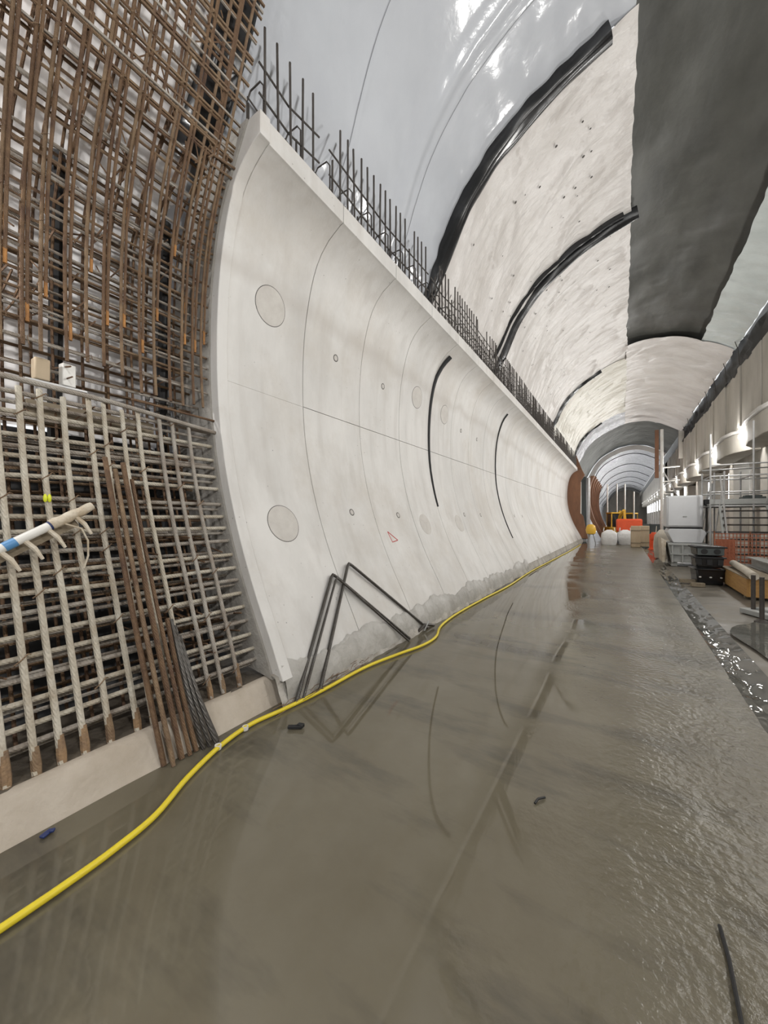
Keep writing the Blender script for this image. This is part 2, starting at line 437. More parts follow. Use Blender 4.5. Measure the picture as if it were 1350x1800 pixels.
# ------------------------------------------------------------------ kicker and mortar lip at the foot of the left wall
rows = []
kp = [(-2.49, -0.03), (-2.53, 0.03), (-2.57, 0.12), (-2.61, 0.19), (-2.645, 0.205), (-2.68, 0.20)]
for i in range(70):
    y = -0.6 + i * 0.046
    rows.append([(x + 0.012 * mnoise.noise((y * 1.6, x * 9, 0)), y, z + (0.012 * mnoise.noise((y * 1.9, x * 5, 4)) if z > 0 else 0)) for x, z in kp])
k = MB().grid(rows).build('trim_1', M['kicker']); tag(k, kind='structure')
MB().grid([[(-2.655 - 0.075 * j, -0.6 + i * 0.06, 0.195 + 0.02 * mnoise.noise((i * 0.3, j * 0.9, 3))) for j in range(11)] for i in range(50)]).build('ledge', M['dirt'], k)
rows = []
for y in yline(2.15, 30.2, 0.035, 1.008):
    f = min(1.0, 0.25 + (y - 2.1) * 0.5)
    e = 0.085 * mnoise.noise((y * 1.7, 0, 9)) + 0.05 * mnoise.noise((y * 6, 1, 9))
    rows.append([(-2.40 + e * 0.7, y, -0.02), (-2.42 + e * 0.6, y, 0.045 + e * 0.3), (-2.455 + e * 0.4, y, 0.11 + 0.5 * e), (-2.475 + e * 0.1, y, 0.17 + e), (-2.50, y, 0.225 + e * 1.2), (-2.56, y, 0.24 + e)])
k = MB().grid(rows).build('trim_2', M['mortar'], angle=25); tag(k, kind='structure')

# torn grey sheet left along the foot of the lining
M['torn'] = mat('torn_grey_sheet', (0.47, 0.455, 0.43), (0.33, 0.315, 0.29), 3.5, 0.5, bump=0.7, bscale=12)
rows = []
for y in yline(2.22, 12.0, 0.03, 1.004):
    jag = 0.10 * mnoise.noise((y * 1.3, 2.0, 5.5)) + 0.05 * mnoise.noise((y * 5.0, 0.4, 5.5)) + 0.03 * mnoise.noise((y * 17, 0.4, 1.5))
    zt = max(0.16, 0.33 + jag)
    q = 0.012 * mnoise.noise((y * 4, 7, 7))
    rows.append([(wall_x(zt) + 0.008, y, zt), (wall_x(zt * 0.75 + 0.06) + 0.026 + 0.4 * q, y, zt * 0.75 + 0.06), (-2.442 + 0.6 * q, y, 0.18 + q), (-2.425 + q * 1.2, y, 0.10), (-2.415 + 1.5 * q, y, 0.035 + 0.4 * abs(q))])
tag(MB().grid(rows).build('torn_sheet', M['torn'], angle=30), 'torn grey sheet lying along the foot of the lining behind the hose', 'sheet')

# ------------------------------------------------------------------ left lining wall
wl = structure('wall_left')
Y0, Y1 = 2.19, 30.0
def panel(ya, yb, za, zb, name='wall_panel', m=None, top=False, gap=0.004, off=0.0):
    zs = [za + (zb - za) * i / 18 for i in range(19)]
    fr = [(wall_x(z) + off, z) for z in zs]
    if top: fr = fr[:-1] + [(-2.80, 5.065), (-2.755, 5.075), (-2.755, 5.285), (-3.22, 5.285)]
    back = [(-3.22 if top else fr[-1][0] - 0.24, fr[-1][1]), (fr[0][0] - 0.24, za)] if not top else [(-3.75, 4.6), (fr[0][0] - 0.24, za)]
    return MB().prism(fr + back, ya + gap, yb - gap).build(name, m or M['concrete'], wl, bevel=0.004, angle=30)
joints = [Y0]
while joints[-1] < Y1 - 0.5: joints.append(min(joints[-1] + 1.2, Y1))
joints[-1] = Y1
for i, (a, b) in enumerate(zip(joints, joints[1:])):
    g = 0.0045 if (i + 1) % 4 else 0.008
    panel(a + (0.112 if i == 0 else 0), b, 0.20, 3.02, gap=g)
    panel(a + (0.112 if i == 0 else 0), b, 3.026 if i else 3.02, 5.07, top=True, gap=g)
# recess backing that closes the joints
MB().prism([(p.x - 0.03, p.y) for p in WALLD] + [(-2.84, 5.24), (-3.7, 5.2), (-3.9, 3.4), (-3.3, 1), (-2.75, 0.2)], Y0 + 0.02, Y1 - 0.02).build('joint_backing', M['groove'], wl)
# chamfered stop-end strip and the rough end face behind it
st = [(p.x + 0.026 if i < 55 else p.x, p.y) for i, p in enumerate(WALLD)] + [(-2.74, 5.08), (-2.74, 5.295)]
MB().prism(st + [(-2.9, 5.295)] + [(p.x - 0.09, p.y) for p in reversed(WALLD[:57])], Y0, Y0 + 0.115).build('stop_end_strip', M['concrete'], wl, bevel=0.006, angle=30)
ins = [(p.x - 0.085, p.y) for p in WALLD[:57]] + [(-2.9, 5.28)]
outl = [(mem_x(z) + 0.08, z) for z in [5.28 - i * 0.26 for i in range(20)]]
MB().prism(ins + outl, Y0 - 0.02, Y0 + 0.09).build('end_face', M['concrete_end'], wl, angle=30)

def wall_disc(yc, zc, r, name, m, proud=0.004, r_in=0.0, n=36):
    """a round piece that follows the curve of the lining"""
    b = MB()
    nn = wall_n(zc)
    vs = []; fs = []
    rings = [(r, -0.004), (r, proud), (r * 0.95, proud + 0.001), (r * 0.5 if not r_in else r_in, proud + 0.001)]
    for rr, d in rings:
        for j in range(n):
            z = zc + rr * math.sin(2 * PI * j / n) * abs(nn.x)
            vs.append(Vector((wall_x(z), yc + rr * math.cos(2 * PI * j / n), z)) + wall_n(z) * d)
    for i in range(3):
        fs += [(i * n + j, i * n + (j + 1) % n, (i + 1) * n + (j + 1) % n, (i + 1) * n + j) for j in range(n)]
    if not r_in: fs.append(tuple(range(3 * n, 4 * n)))
    return b.add(vs, fs).build(name, m, wl)
for yc, zc, r in ((2.84, 4.02, 0.205), (2.79, 1.55, 0.205), (6.42, 3.97, 0.2), (7.75, 3.95, 0.2), (6.2, 1.5, 0.2), (7.9, 1.5, 0.2)):
    if zc > 2 or yc < 5:
        wall_disc(yc, zc, r + 0.008, 'patch_rim', M['groove'], 0.0012, r_in=r - 0.002)
    wall_disc(yc, zc, r, 'round_patch', M['patch'], 0.0035)
for k, (yc, zc) in enumerate(((4.0, 3.86), (5.22, 3.83), (4.06, 1.69), (5.3, 1.66), (8.4, 1.7), (9.6, 1.7), (8.8, 3.8), (10.0, 3.8), (13.2, 1.7), (14.4, 1.7))):
    wall_disc(yc, zc, 0.05, 'tie_hole', M['groove'], 0.003, r_in=0.036, n=18)
    wall_disc(yc, zc, 0.037, 'tie_plug', M['patch'], 0.002, n=18)
# red triangle painted on the lining
tr = MB()
pts = [(4.82, 1.40), (4.86, 1.24), (5.03, 1.26)]
for i in range(3):
    a, c = pts[i], pts[(i + 1) % 3]
    tr.tube([Vector((wall_x(a[1] + (c[1] - a[1]) * t), a[0] + (c[0] - a[0]) * t, a[1] + (c[1] - a[1]) * t)) + wall_n(1.3) * 0.001 for t in (0, 0.5, 1)], 0.008, 6, 0.35)
tr.build('triangle_mark', M['redpaint'], wl)

# black waterstop strips hanging in two lining joints
def joint_strip(y, z0, z1, r0, r1, label, peel=0.0):
    pts = []; rr = []
    for i in range(30):
        t = i / 29
        z = z0 + (z1 - z0) * t
        p = Vector((wall_x(z), y + peel * max(0, t - 0.85) * 3, z)) + wall_n(z) * (0.012 + peel * max(0, t - 0.8) * 0.6)
        pts.append(p); rr.append(r0 + (r1 - r0) * t + 0.003 * mnoise.noise((z * 9, y, 0)))
    o = MB().tube(pts, rr, 8).build('rubber_strip', M['blackmatt'])
    tag(o, label, 'rubber strip', 'black rubber strips in the lining joints')
joint_strip(7.0, 1.85, 4.95, 0.017, 0.042, 'thick black rubber strip hanging down the nearer lining joint', 0.25)
joint_strip(11.8, 1.0, 4.9, 0.012, 0.026, 'thin black rubber strip down the lining joint farther along', 0.1)

# ------------------------------------------------------------------ starter bars on top of the lining
def starter(y0, y1, tall, label, fine):
    g = tag(empty('starter_bar_cage', (-2.9, y0, 5.285)), label, 'rebar', 'starter bar cages on top of the lining wall')
    st = MB()
    n = max(2, int((y1 - y0) / 0.135))
    def put(mb, name):
        nonlocal st
        if fine: mb.build(name, M['darkbar'], g, world=True)
        else: st.v, st.f = (MB().add(st.v, st.f).add(mb.v, mb.f)).v, (MB().add(st.v, st.f).add(mb.v, mb.f)).f
    nn = 6 if fine else 4
    for i in range(n):
        y = y0 + (y1 - y0) * (i + 0.5) / n
        zt = 6.2 if R() < tall else U(5.7, 5.95)
        lx = U(-0.012, 0.012)
        put(MB().tube([(-2.81, y, 5.24), (-2.81 + lx, y + U(-0.015, 0.015), zt)], 0.0125, nn), 'front_bar')
        if i % 2 == 0 or not fine:
            put(MB().tube([(-3.12, y + 0.05, 5.24), (-3.12, y + 0.05, U(5.7, 5.92))], 0.0125, nn), 'back_bar')
    for z in ((5.50, 5.78) if fine else (5.42, 5.55, 5.68, 5.82, 5.96)):
        put(MB().tube([(-2.795, y0, z), (-2.845, (y0 + y1) / 2, z + U(-0.01, 0.01)), (-2.795, y1, z)], 0.010, nn), 'long_bar')
    for i in range(0, n, 3):
        y = y0 + (y1 - y0) * (i + 0.7) / n
        put(MB().tube([(-3.12, y, 5.25), (-3.12, y, 5.72), (-3.06, y, 5.79), (-2.92, y, 5.79), (-2.87, y, 5.72), (-2.87, y, 5.25)], 0.009, nn), 'link_bar')
        if fine: put(MB().tube([(-3.11, y, 5.76), (-2.87, y + 0.12, 5.36)], 0.008, nn), 'diagonal_bar')
    if not fine: st.build('bar_mesh', M['darkbar'], g, world=True, kind='stuff')
starter(2.22, 3.02, 0.8, 'nearest starter bar cage on the lining top, beside the rusty reinforcement', True)
starter(3.18, 5.72, 0.92, 'long row of starter bars in front of the shiny silver sheet', True)
starter(5.82, 7.0, 0.5, 'starter bar cage at the foot of the nearest black ceiling strip', True)
starter(7.05, 11.8, 0.7, 'starter bar mesh between the two nearest black ceiling strips', False)
starter(11.9, 19.6, 0.8, 'starter bar mesh from the second to the third black ceiling strip', False)
starter(19.8, 29.8, 0.6, 'farthest starter bar mesh ending at the brown steel shutter', False)
o = MB().tube([(-2.82, 4.75, 5.30), (-2.82, 4.76, 5.45), (-2.82, 4.74, 5.58)], [0.035, 0.045, 0.02], 8).build('yellow_tag', M['hiyellow'])
bpy.data.objects.remove(o)
# bent link bars sticking out of the lining's end face at its shoulder
lb = tag(empty('bent_link_bars', (-2.95, 2.17, 5.0)), 'bent hook bars sticking out of the pale end face at the lining shoulder', 'rebar')
for i in range(7):
    z = 5.08 - i * 0.14
    x = wall_x(min(z, 4.95)) - 0.10
    MB().tube([(x, 2.2, z), (x - 0.02, 1.98, z - 0.03), (x - 0.04, 1.95, z - 0.07), (x - 0.05, 1.97, z - 0.1), (x - 0.05, 2.2, z - 0.07)], 0.011, 6).build('hook_bar', M['brownbar'], lb, world=True)

# ------------------------------------------------------------------ ceiling sheets
ce = structure('ceiling')
I_LEFT = mem_index(z=0.0)
I_SIL = 0
I_X02 = mem_index(x=0.12)
I_X26 = mem_index(x=2.55)
I_END = 400
def sheet(name, i0, i1, y0, y1, m, du=0.09, dy=0.09, wr=None, off=0.0, edge=0.0, thick=0.012):
    L = (MEMD[0] - MEMD[1]).length * abs(i1 - i0)
    nu = max(3, int(L / du)); ny = max(2, int((y1 - y0) / dy))
    seg = mem_seg(i0, i1, nu)
    rows = []
    for j in range(ny + 1):
        y = y0 + (y1 - y0) * j / ny
        r = []
        for k, (p, n) in enumerate(seg):
            s = k / nu * L
            d = off + (wr(s, y) if wr else 0.0)
            sh = 0.0
            if edge and k in (0, nu): sh = edge * mnoise.noise((y * 0.9, k, 1.3)) + edge * 0.5 * mnoise.noise((y * 3.1, k, 2.3))
            t = Vector((-n.y, n.x))
            q = p + n * d + t * sh
            r.append((q.x, y, q.y))
        rows.append(r)
    return MB().grid(rows).build(name, m, ce, angle=75)
def wr_silver(s, y):
    d = 0.07 * mnoise.noise((s * 0.45, y * 0.75, 0.4)) + 0.03 * mnoise.fractal((s * 0.9 + y * 0.5, y * 1.1, 3.3), 1.0, 2.0, 3)
    for yc, wd, am in ((3.75, 0.035, 0.014), (5.25, 0.035, 0.016), (5.0, 0.14, 0.07)):
        yy = y - yc - 0.08 * math.sin(s * 0.7)
        d += am * math.exp(-(yy / wd) ** 2)
    # puckers gathering towards the first black strip
    g = math.exp(-((y - 6.3) / 0.8) ** 2)
    d += 0.04 * g * mnoise.noise((s * 3.6, y * 0.8, 8.8))
    return d
def wr_dusty(s, y):
    r = 1 - abs(mnoise.noise((s * 0.42 - y * 0.35, y * 0.75 + s * 0.45, 6.1)))
    r2 = 1 - abs(mnoise.noise((s * 0.3 + y * 0.15, y * 1.5 + s * 0.2, 2.9)))
    return 0.05 * r ** 9 + 0.03 * r2 ** 12 + 0.06 * mnoise.noise((s * 0.35, y * 0.5, 1.4)) + 0.028 * mnoise.fractal((s * 0.5 - y * 0.35, y * 1.6 + s * 0.5, 5.3), 1.0, 2.0, 3)
def wr_dark(s, y):
    return 0.09 * mnoise.fractal((s * 0.7, y * 0.5, 9.4), 1.0, 2.0, 2) + 0.05 * max(0, mnoise.noise((s * 1.6, y * 1.9, 4.4)) - 0.25)
def wr_clear(s, y):
    return 0.03 * mnoise.noise((s * 1.4, y * 3.2, 1.4)) + 0.03 * mnoise.noise((s * 0.5, y * 0.8, 4.4))
def wr_crinkle(s, y):
    return 0.07 * mnoise.fractal((s * 1.2, y * 1.4, 2.2), 1.0, 2.0, 3)
I_Z25 = mem_index(z=2.35)
sheet('lower_backing', 0, I_Z25, -6, 2.4, M['blackmatt'], 0.2, 0.4)
sheet('white_sheet', I_Z25, I_X02, -6.0, 2.12, M['whitesheet'], 0.12, 0.1, wr_dusty, 0.0, 0.05)
sheet('silver_sheet', I_Z25, I_X02, 2.0, 6.45, M['silver'], 0.06, 0.04, wr_silver, 0.0, 0.05)
sheet('dusty_sheet', I_Z25 + 30, I_X02, 6.4, 20.2, M['dusty'], 0.055, 0.05, wr_dusty, 0.0, 0.07)
sheet('yellowed_sheet', I_Z25 + 30, I_X02, 20.1, 30.0, M['yellowed'], 0.12, 0.1, wr_dusty, 0.03, 0.05)
sheet('crinkled_sheet', I_Z25 + 30, I_X02, 29.9, 34.0, M['crinkled'], 0.12, 0.1, wr_crinkle, 0.04, 0.05)
sheet('dark_lining', I_X02 - 6, I_X26 + 6, -6.0, 21.5, M['darkrock'], 0.09, 0.08, wr_dark, -0.17)
sheet('clear_strip', I_X26, I_END, -6.0, 18.9, M['clear'], 0.06, 0.05, wr_clear, 0.02, 0.06)
sheet('crown_sheet', I_X02 - 1, I_END, 18.7, 34.0, M['dusty'], 0.09, 0.1, wr_dusty, 0.04, 0.06)
# weld seams
def seam(y, i0, i1, m, wdt=0.008, off=0.02, wr=wr_silver):
    seg = mem_seg(i0, i1, 90)
    L = (MEMD[0] - MEMD[1]).length
    rows = []
    for k, (p, n) in enumerate(seg):
        s = (i0 + (i1 - i0) * k / 90 - I_Z25) * L
        yy = y + 0.08 * math.sin(s * 0.7)
        d = off + wr(s, yy)
        q = p + n * d
        rows.append([(q.x, yy - wdt / 2, q.y), (q.x, yy + wdt / 2, q.y)])
    MB().grid(rows).build('weld_seam', m, ce)
iz6 = mem_index(z=5.6)
M['seam'] = mat('seam_grey', (0.22, 0.23, 0.25), None, 5, 0.5)
M['seamwhite'] = mat('seam_white', (0.85, 0.84, 0.82), None, 5, 0.3)
seam(3.69, iz6, I_X02, M['seam'], off=0.008)
seam(5.31, iz6, I_X02, M['seam'], off=0.008)
for y in (12.0, 14.5, 17.0, 22.5, 25.5): seam(y, iz6, I_X02, M['seamwhite'], 0.02, 0.035, wr_dusty)
# fixing discs dotted over the dusty sheet
fd = MB()
L1 = (MEMD[0] - MEMD[1]).length
for k in range(95):
    i = U(mem_index(z=6.6), I_X02 - 12); y = U(7, 18) if k < 70 else U(20.5, 28)
    p, n = mem_seg(i, i + 0.001, 1)[0]
    q = p + n * (0.03 + wr_dusty((i - I_Z25 - 30) * L1, y))
    t = Vector((-n.y, n.x)); rr = U(0.012, 0.03)
    fd.add([(q.x + t.x * rr * math.cos(a * PI / 3) + n.x * 0.01, y + rr * math.sin(a * PI / 3), q.y + t.y * rr * math.cos(a * PI / 3) + n.y * 0.01) for a in range(6)] + [(q.x + n.x * 0.02, y, q.y + n.y * 0.02)],
           [(a, (a + 1) % 6, 6) for a in range(6)])
fd.build('fixing_discs', M['darkbar'], ce, kind='stuff')

# black strips running over the vault
def hoop(y, i0, i1, wd, th, off, lean=0.0, seed=0.0, wr=wr_dusty):
    seg = mem_seg(i0, i1, 110)
    rows = []
    for k, (p, n) in enumerate(seg):
        s = k * 0.05
        r = []
        yc = y + lean * k / 110 + 0.04 * mnoise.noise((s * 1.3, seed, 0))
        for j in range(9):
            a = -1 + j / 4
            d = off + th * (1 - a * a) * (0.9 + 0.35 * mnoise.noise((s * 0.9, a * 2.2, seed))) + 0.016 * mnoise.noise((s * 1.5, a * 4, seed + 3))
            if j in (0, 8): d = off - 0.16
            q = p + n * d
            r.append((q.x, yc + a * wd / 2 * (1 + 0.15 * mnoise.noise((s * 1.1, 5, seed))), q.y))
        rows.append(r)
    return MB().grid(rows)
def strip(label, pieces):
    g = tag(empty('ceiling_strip', (-3.0, pieces[0][0], 5.9)), label, 'rubber strip', 'black strips over the vault')
    for a in pieces: hoop(*a).build('strip_band', M['black'], g, world=True, angle=70)
i59 = mem_index(z=5.45)
strip('broad black strip curving up the vault nearest the camera', [(6.45, i59, mem_index(x=-0.2), 0.30, 0.09, 0.10, 0.0, 1.0)])
strip('second black strip up the vault, with a thin loose strip beside it', [(10.75, i59, mem_index(x=0.28), 0.24, 0.09, 0.10, 0.0, 2.0), (10.28, mem_index(z=6.1), mem_index(x=0.0), 0.05, 0.03, 0.11, 0.25, 3.0)])
strip('third black strip up the vault, short and twisted', [(20.05, i59, mem_index(x=-0.9), 0.26, 0.08, 0.10, 0.0, 4.0)])
strip('farthest thin black strip beside the crinkled silver sheet', [(29.95, i59, mem_index(x=-1.3), 0.16, 0.06, 0.10, 0.0, 5.0)])
strip('black strip behind the rusty bars where the lining ends', [(2.10, mem_index(z=5.2), mem_index(x=-0.6), 0.36, 0.04, 0.14, 0.0, 6.0)])

# ------------------------------------------------------------------ reinforcement cages at the open end of the lining
cage = tag(empty('rebar_cage', (-3.0, 1.2, 0.24)), 'tall cage of cement-splashed and rusty reinforcing bars left of the lining', 'rebar cage')
def bar(pts, r, m, name, n=8): return MB().tube(pts, r, n).build(name, m, cage, world=True)
def fx(z, off):
    """front layer line, follows the lining, above its shoulder the inner side of the vault"""
    if z < 4.45: return wall_x(max(z, 0.2)) - off - 0.13 * max(0.0, 1 - max(z - 0.2, 0) / 0.9)
    pts = [(4.45, wall_x(4.45) - off), (4.9, -3.17), (5.3, -2.98), (5.9, -2.78), (6.5, -2.52), (7.1, -2.2), (7.7, -1.75)]
    for (z0, x0), (z1, x1) in zip(pts, pts[1:]):
        if z <= z1: return x0 + (x1 - x0) * (z - z0) / (z1 - z0)
    return pts[-1][1]
# lower standing bars, splashed with cement, rust at the foot
low_y = [0.30, 0.42, 0.53, 0.65, 0.76, 0.87, 1.0, 1.155, 1.25, 1.38, 1.50, 1.67, 1.78, 1.93]
for i, y in enumerate(low_y):
    zt = 2.50 + U(-0.02, 0.02)
    r = 0.0185 if i < 8 else 0.0165
    zs = [0.2 + (zt - 0.2) * k / 14 for k in range(15)]
    b = bar([(fx(z, 0.095), y + 0.006 * mnoise.noise((z * 0.8, y * 7, 2)) + 0.02 * max(0, 1 - z / 1.5), z) for z in zs], r, M['splash'] if i < 11 else M['greybar'], 'lower_bar')
    MB().tube([(fx(z, 0.095), y + 0.02, z) for z in (0.17, 0.25, 0.32 + U(0, 0.06))], [r * 1.2, r * 1.35, r * 1.05], 8).build('rusty_foot', M['foot'] if i % 3 else M['brownbar'], b, world=False)
    b.children[0].matrix_parent_inverse = Matrix.Identity(4)
# lower long bars
low_z = [0.34, 0.43, 0.55, 0.67, 0.79, 0.91, 1.03, 1.14, 1.26, 1.39, 1.51, 1.62, 1.74, 1.89, 2.01, 2.10, 2.18, 2.32, 2.46]
for i, z in enumerate(low_z):
    sag = U(-0.012, 0.012)
    bar([(fx(z, 0.135), 2.2, z), (fx(z, 0.14), 1.2, z + sag), (fx(z, 0.135), 0.1, z + U(-0.02, 0.02)), (fx(z, 0.14), -0.5, z)], 0.0165, M['splash'] if i % 3 else M['greybar'], 'lower_long_bar')
    if i % 2 == 0:
        bar([(fx(z, 0.19), 2.2, z - 0.05), (fx(z, 0.2), 1.0, z - 0.045 + U(-0.01, 0.01)), (fx(z, 0.19), -0.5, z - 0.05)], 0.014, M['greybar'], 'paired_long_bar')
# the bars that close the lower cage at its top
bar([(fx(2.53, 0.06), 2.2, 2.46), (fx(2.53, 0.06), 1.3, 2.53), (fx(2.53, 0.06), 0.7, 2.545), (fx(2.53, 0.06), -0.4, 2.55)], 0.019, M['greybar'], 'top_rail_bar')
bar([(fx(2.6, 0.07), 2.2, 2.58), (fx(2.6, 0.07), 1.45, 2.60)], 0.011, M['rust'], 'top_rail_bar')
# upper hanging bars, rusty
up_y = [0.47, 0.58, 0.68, 0.79, 0.89, 1.03, 1.16, 1.27, 1.39, 1.53, 1.65, 1.78, 1.90, 2.00, 2.09]
for i, y in enumerate(up_y):
    z0 = 2.80 + U(-0.03, 0.03) - (0.12 if i > 8 else 0)
    zt = 7.3
    zs = [z0 + (zt - z0) * k / 22 for k in range(23)]
    bar([(fx(z, 0.085) + 0.008 * mnoise.noise((z * 0.7, y * 5, 0)), y + 0.02 * mnoise.noise((z * 0.6, y * 9, 4)), z) for z in zs], 0.0125, M['rust'] if i % 2 else M['brownbar'], 'upper_bar')
    # lapped bars beside it, ends bright with rust
    for q in range(2):
        za = U(3.0, 4.2); zb = za + U(1.0, 1.7)
        bar([(fx(z, 0.082), y + 0.027, z) for z in (za, (za + zb) / 2, zb)], 0.011, M['rust'], 'lap_bar', 6)
        bar([(fx(z, 0.08), y + 0.027, z) for z in (za - 0.06, za + 0.10)], 0.0115, M['rustbright'], 'bar_end', 6)
# upper long bars, in front layer
z = 2.86
i = 0
up_z = []
while z < 7.2:
    up_z.append(z); z += 0.105 if i % 3 else 0.15; i += 1
for i, z in enumerate(up_z):
    bar([(fx(z, 0.12), 2.2 if z < 4.2 else 1.97, z), (fx(z, 0.125), 1.2, z + U(-0.015, 0.015)), (fx(z, 0.12), 0.3, z + U(-0.02, 0.02)), (fx(z, 0.12), -0.5, z)], 0.0115, (M['brownbar'] if i % 2 else M['greybar']) if z < 4.6 else M['rust'] if i % 3 else M['brownbar'], 'upper_long_bar', 6)
# inner and back layers
st = MB(); st2 = MB()
for off, zz, rr in ((0.30, 0.21, 0.012), (0.45, 0.19, 0.013), (0.58, 0.16, 0.012)):
    z = 0.4 + off * 0.1
    while z < 6.9:
        xo = max(mem_x(z) + 0.10, fx(z, off)) if z < 6 else fx(z, off * 0.7)
        if not 2.48 < z < 2.72:
            (st2 if off < 0.4 else st).tube([(xo, 2.18, z), (xo + U(-0.01, 0.01), 1.0, z + U(-0.03, 0.03)), (xo, -0.5, z + U(-0.02, 0.02))], rr, 5)
        z += zz
st.build('inner_long_bars', M['brownbar'], cage, world=True, kind='stuff')
st2.build('inner_long_bars', M['greybar'], cage, world=True, kind='stuff')
st = MB()
for off, dy in ((0.42, 0.19), (0.6, 0.17)):
    y = 0.05 + off * 0.1
    while y < 2.15:
        st.tube([(max(mem_x(z) + 0.07, fx(z, off)) if z < 6 else fx(z, off * 0.6), y + 0.01 * mnoise.noise((z, y * 9, off)), z) for z in [0.25 + 0.48 * k for k in range(15)]], 0.011, 5)
        y += dy
st.build('inner_upright_bars', M['rust'], cage, world=True, kind='stuff')
st = MB()
for k in range(110):
    z = U(0.5, 6.2); y = U(0.2, 2.1)
    st.tube([(fx(z, 0.08), y, z), (fx(z, 0.42), y + U(-0.02, 0.02), z + U(-0.06, 0.06))], 0.007, 4)
for k in range(45):
    z = U(3.0, 6.6); y = U(0.3, 2.0)
    st.tube([(fx(z, 0.1), y, z), (fx(z + 0.25, 0.4), y + U(-0.3, 0.3), z + 0.25)], 0.006, 4)
st.build('link_bars', M['rust'], cage, world=True, kind='stuff')
st = MB()
for y in low_y[2:]:
    for z in low_z:
        if R() < 0.14:
            x = fx(z, 0.11)
            st.tube([(x + 0.03, y - 0.03, z - 0.025), (x + 0.036, y, z), (x + 0.03, y + 0.03, z + 0.028), (x + 0.02, y + 0.045, z + 0.02)], 0.004, 4)
for y in up_y:
    for z in up_z:
        if R() < 0.2:
            x = fx(z, 0.10)
            st.tube([(x + 0.02, y - 0.025, z - 0.02), (x + 0.028, y, z), (x + 0.02, y + 0.025, z + 0.02), (x + 0.03, y + 0.03, z - U(0.02, 0.06))], 0.003, 4)
st.build('tie_wires', M['brownbar'], cage, world=True, kind='stuff')
# couplers and packers in the gap between the two cages
for i, y in enumerate((1.62, 1.70, 1.80, 1.88)):
    MB().lathe([(0.012, 0), (0.02, 0.01), (0.02, 0.05), (0.010, 0.06), (0.010, 0.13), (0.018, 0.135), (0.018, 0.16)], (fx(2.55, 0.18), y, 2.52), 10).build('coupler', M['steel'], cage, world=True)
def thing1(mb, name, m, label, cat, group=None, **kw):
    return tag(mb.build(name, m, **kw), label, cat, group)
thing1(MB().box((-3.62, 0.92, 2.70), (0.09, 0.09, 0.16)), 'spacer_block', M['tan'], 'yellowish block wedged in the gap between upper and lower bars', 'spacer', bevel=0.01)
thing1(MB().box((-3.60, 1.07, 2.70), (0.07, 0.085, 0.17), 0.1), 'white_packer', M['white'], 'white block wedged in the gap beside the yellowish one', 'spacer', bevel=0.006)
thing1(MB().box((-3.62, 1.0, 2.60), (0.14, 0.36, 0.014)), 'packer_plate', M['galv'], 'thin pale plate under the two blocks between the bars', 'plate')
thing1(MB().box((-3.78, 1.32, 2.42), (0.05, 0.9, 0.17)), 'timber_board', M['timber'], 'grey timber board lying behind the tops of the lower bars', 'board', bevel=0.004)
for y in (0.55, 1.10, 1.95):
    MB().tube([(-3.95, y, 0.3), (-3.98, y, 2.5), (-3.9, y, 4.6)], 0.05, 8).build('dark_post', M['blackmatt'], cage, world=True)

# leaning bundles of rusty bars
def leaning(name, label, bars):
    g = tag(empty(name, (bars[0][0][0], bars[0][0][1], 0)), label, 'rebar bundle', 'bundles of loose bars leaning on the cage')
    for p0, p1, r, m in bars:
        a, b = Vector(p0), Vector(p1)
        pts = [a.lerp(b, t) + Vector((0.02 * math.sin(PI * t), -0.02 * math.sin(PI * t), 0)) for t in (0, 0.25, 0.5, 0.75, 1)]
        MB().tube(pts, r, 8).build('loose_bar', m, g, world=True)
leaning('bar_bundle', 'tall bundle of rusty bars leaning on the cage behind the yellow hose', [
    ((-2.50, 1.24, 0.0), (-3.20, 1.17, 2.05), 0.018, M['rust']), ((-2.49, 1.29, 0.0), (-3.20, 1.235, 1.97), 0.017, M['brownbar']),
    ((-2.47, 1.34, 0.0), (-3.17, 1.275, 2.02), 0.018, M['rust']), ((-2.46, 1.39, 0.0), (-3.16, 1.33, 1.90), 0.014, M['rust']),
    ((-2.44, 1.27, 0.0), (-3.12, 1.215, 1.9), 0.013, M['brownbar'])])
leaning('bar_bundle', 'short bundle of rusty and bright bars leaning right of the tall bundle', [
    ((-2.47, 1.44, 0.0), (-2.84, 1.43, 0.86), 0.016, M['rust']), ((-2.45, 1.48, 0.0), (-2.83, 1.455, 0.85), 0.015, M['steel']),
    ((-2.44, 1.52, 0.0), (-2.82, 1.475, 0.80), 0.014, M['steel']), ((-2.43, 1.56, 0.0), (-2.80, 1.50, 0.72), 0.016, M['steel']),
    ((-2.46, 1.59, 0.0), (-2.84, 1.52, 0.66), 0.016, M['darkbar'])])

# white wrapped pipe with pegs lying across the bars
wp = tag(empty('wrapped_pipe', (-3.0, 0.8, 1.5)), 'white wrapped pipe with short pegs tied slantwise across the standing bars', 'pipe')
A, B = Vector((-2.96, 0.42, 1.335)), Vector((-2.99, 1.02, 1.685))
MB().tube([A.lerp(B, t) for t in (0, 0.2, 0.66)], 0.027, 12).build('pipe', M['white'], wp, world=True)
MB().tube([A.lerp(B, t) + Vector((0, 0, 0.004 * math.sin(t * 40))) for t in (0.64, 0.68, 0.73, 0.78, 0.83, 0.9, 0.96, 1.0)], [0.031, 0.034, 0.031, 0.034, 0.030, 0.031, 0.029, 0.026], 12).build('wrapped_end', M['wrap'], wp, world=True)
MB().tube([A.lerp(B, t) for t in (-0.1, 0.0, 0.1, 0.2)], [0.03, 0.032, 0.034, 0.03], 12).build('wrapped_end', M['wrap'], wp, world=True)
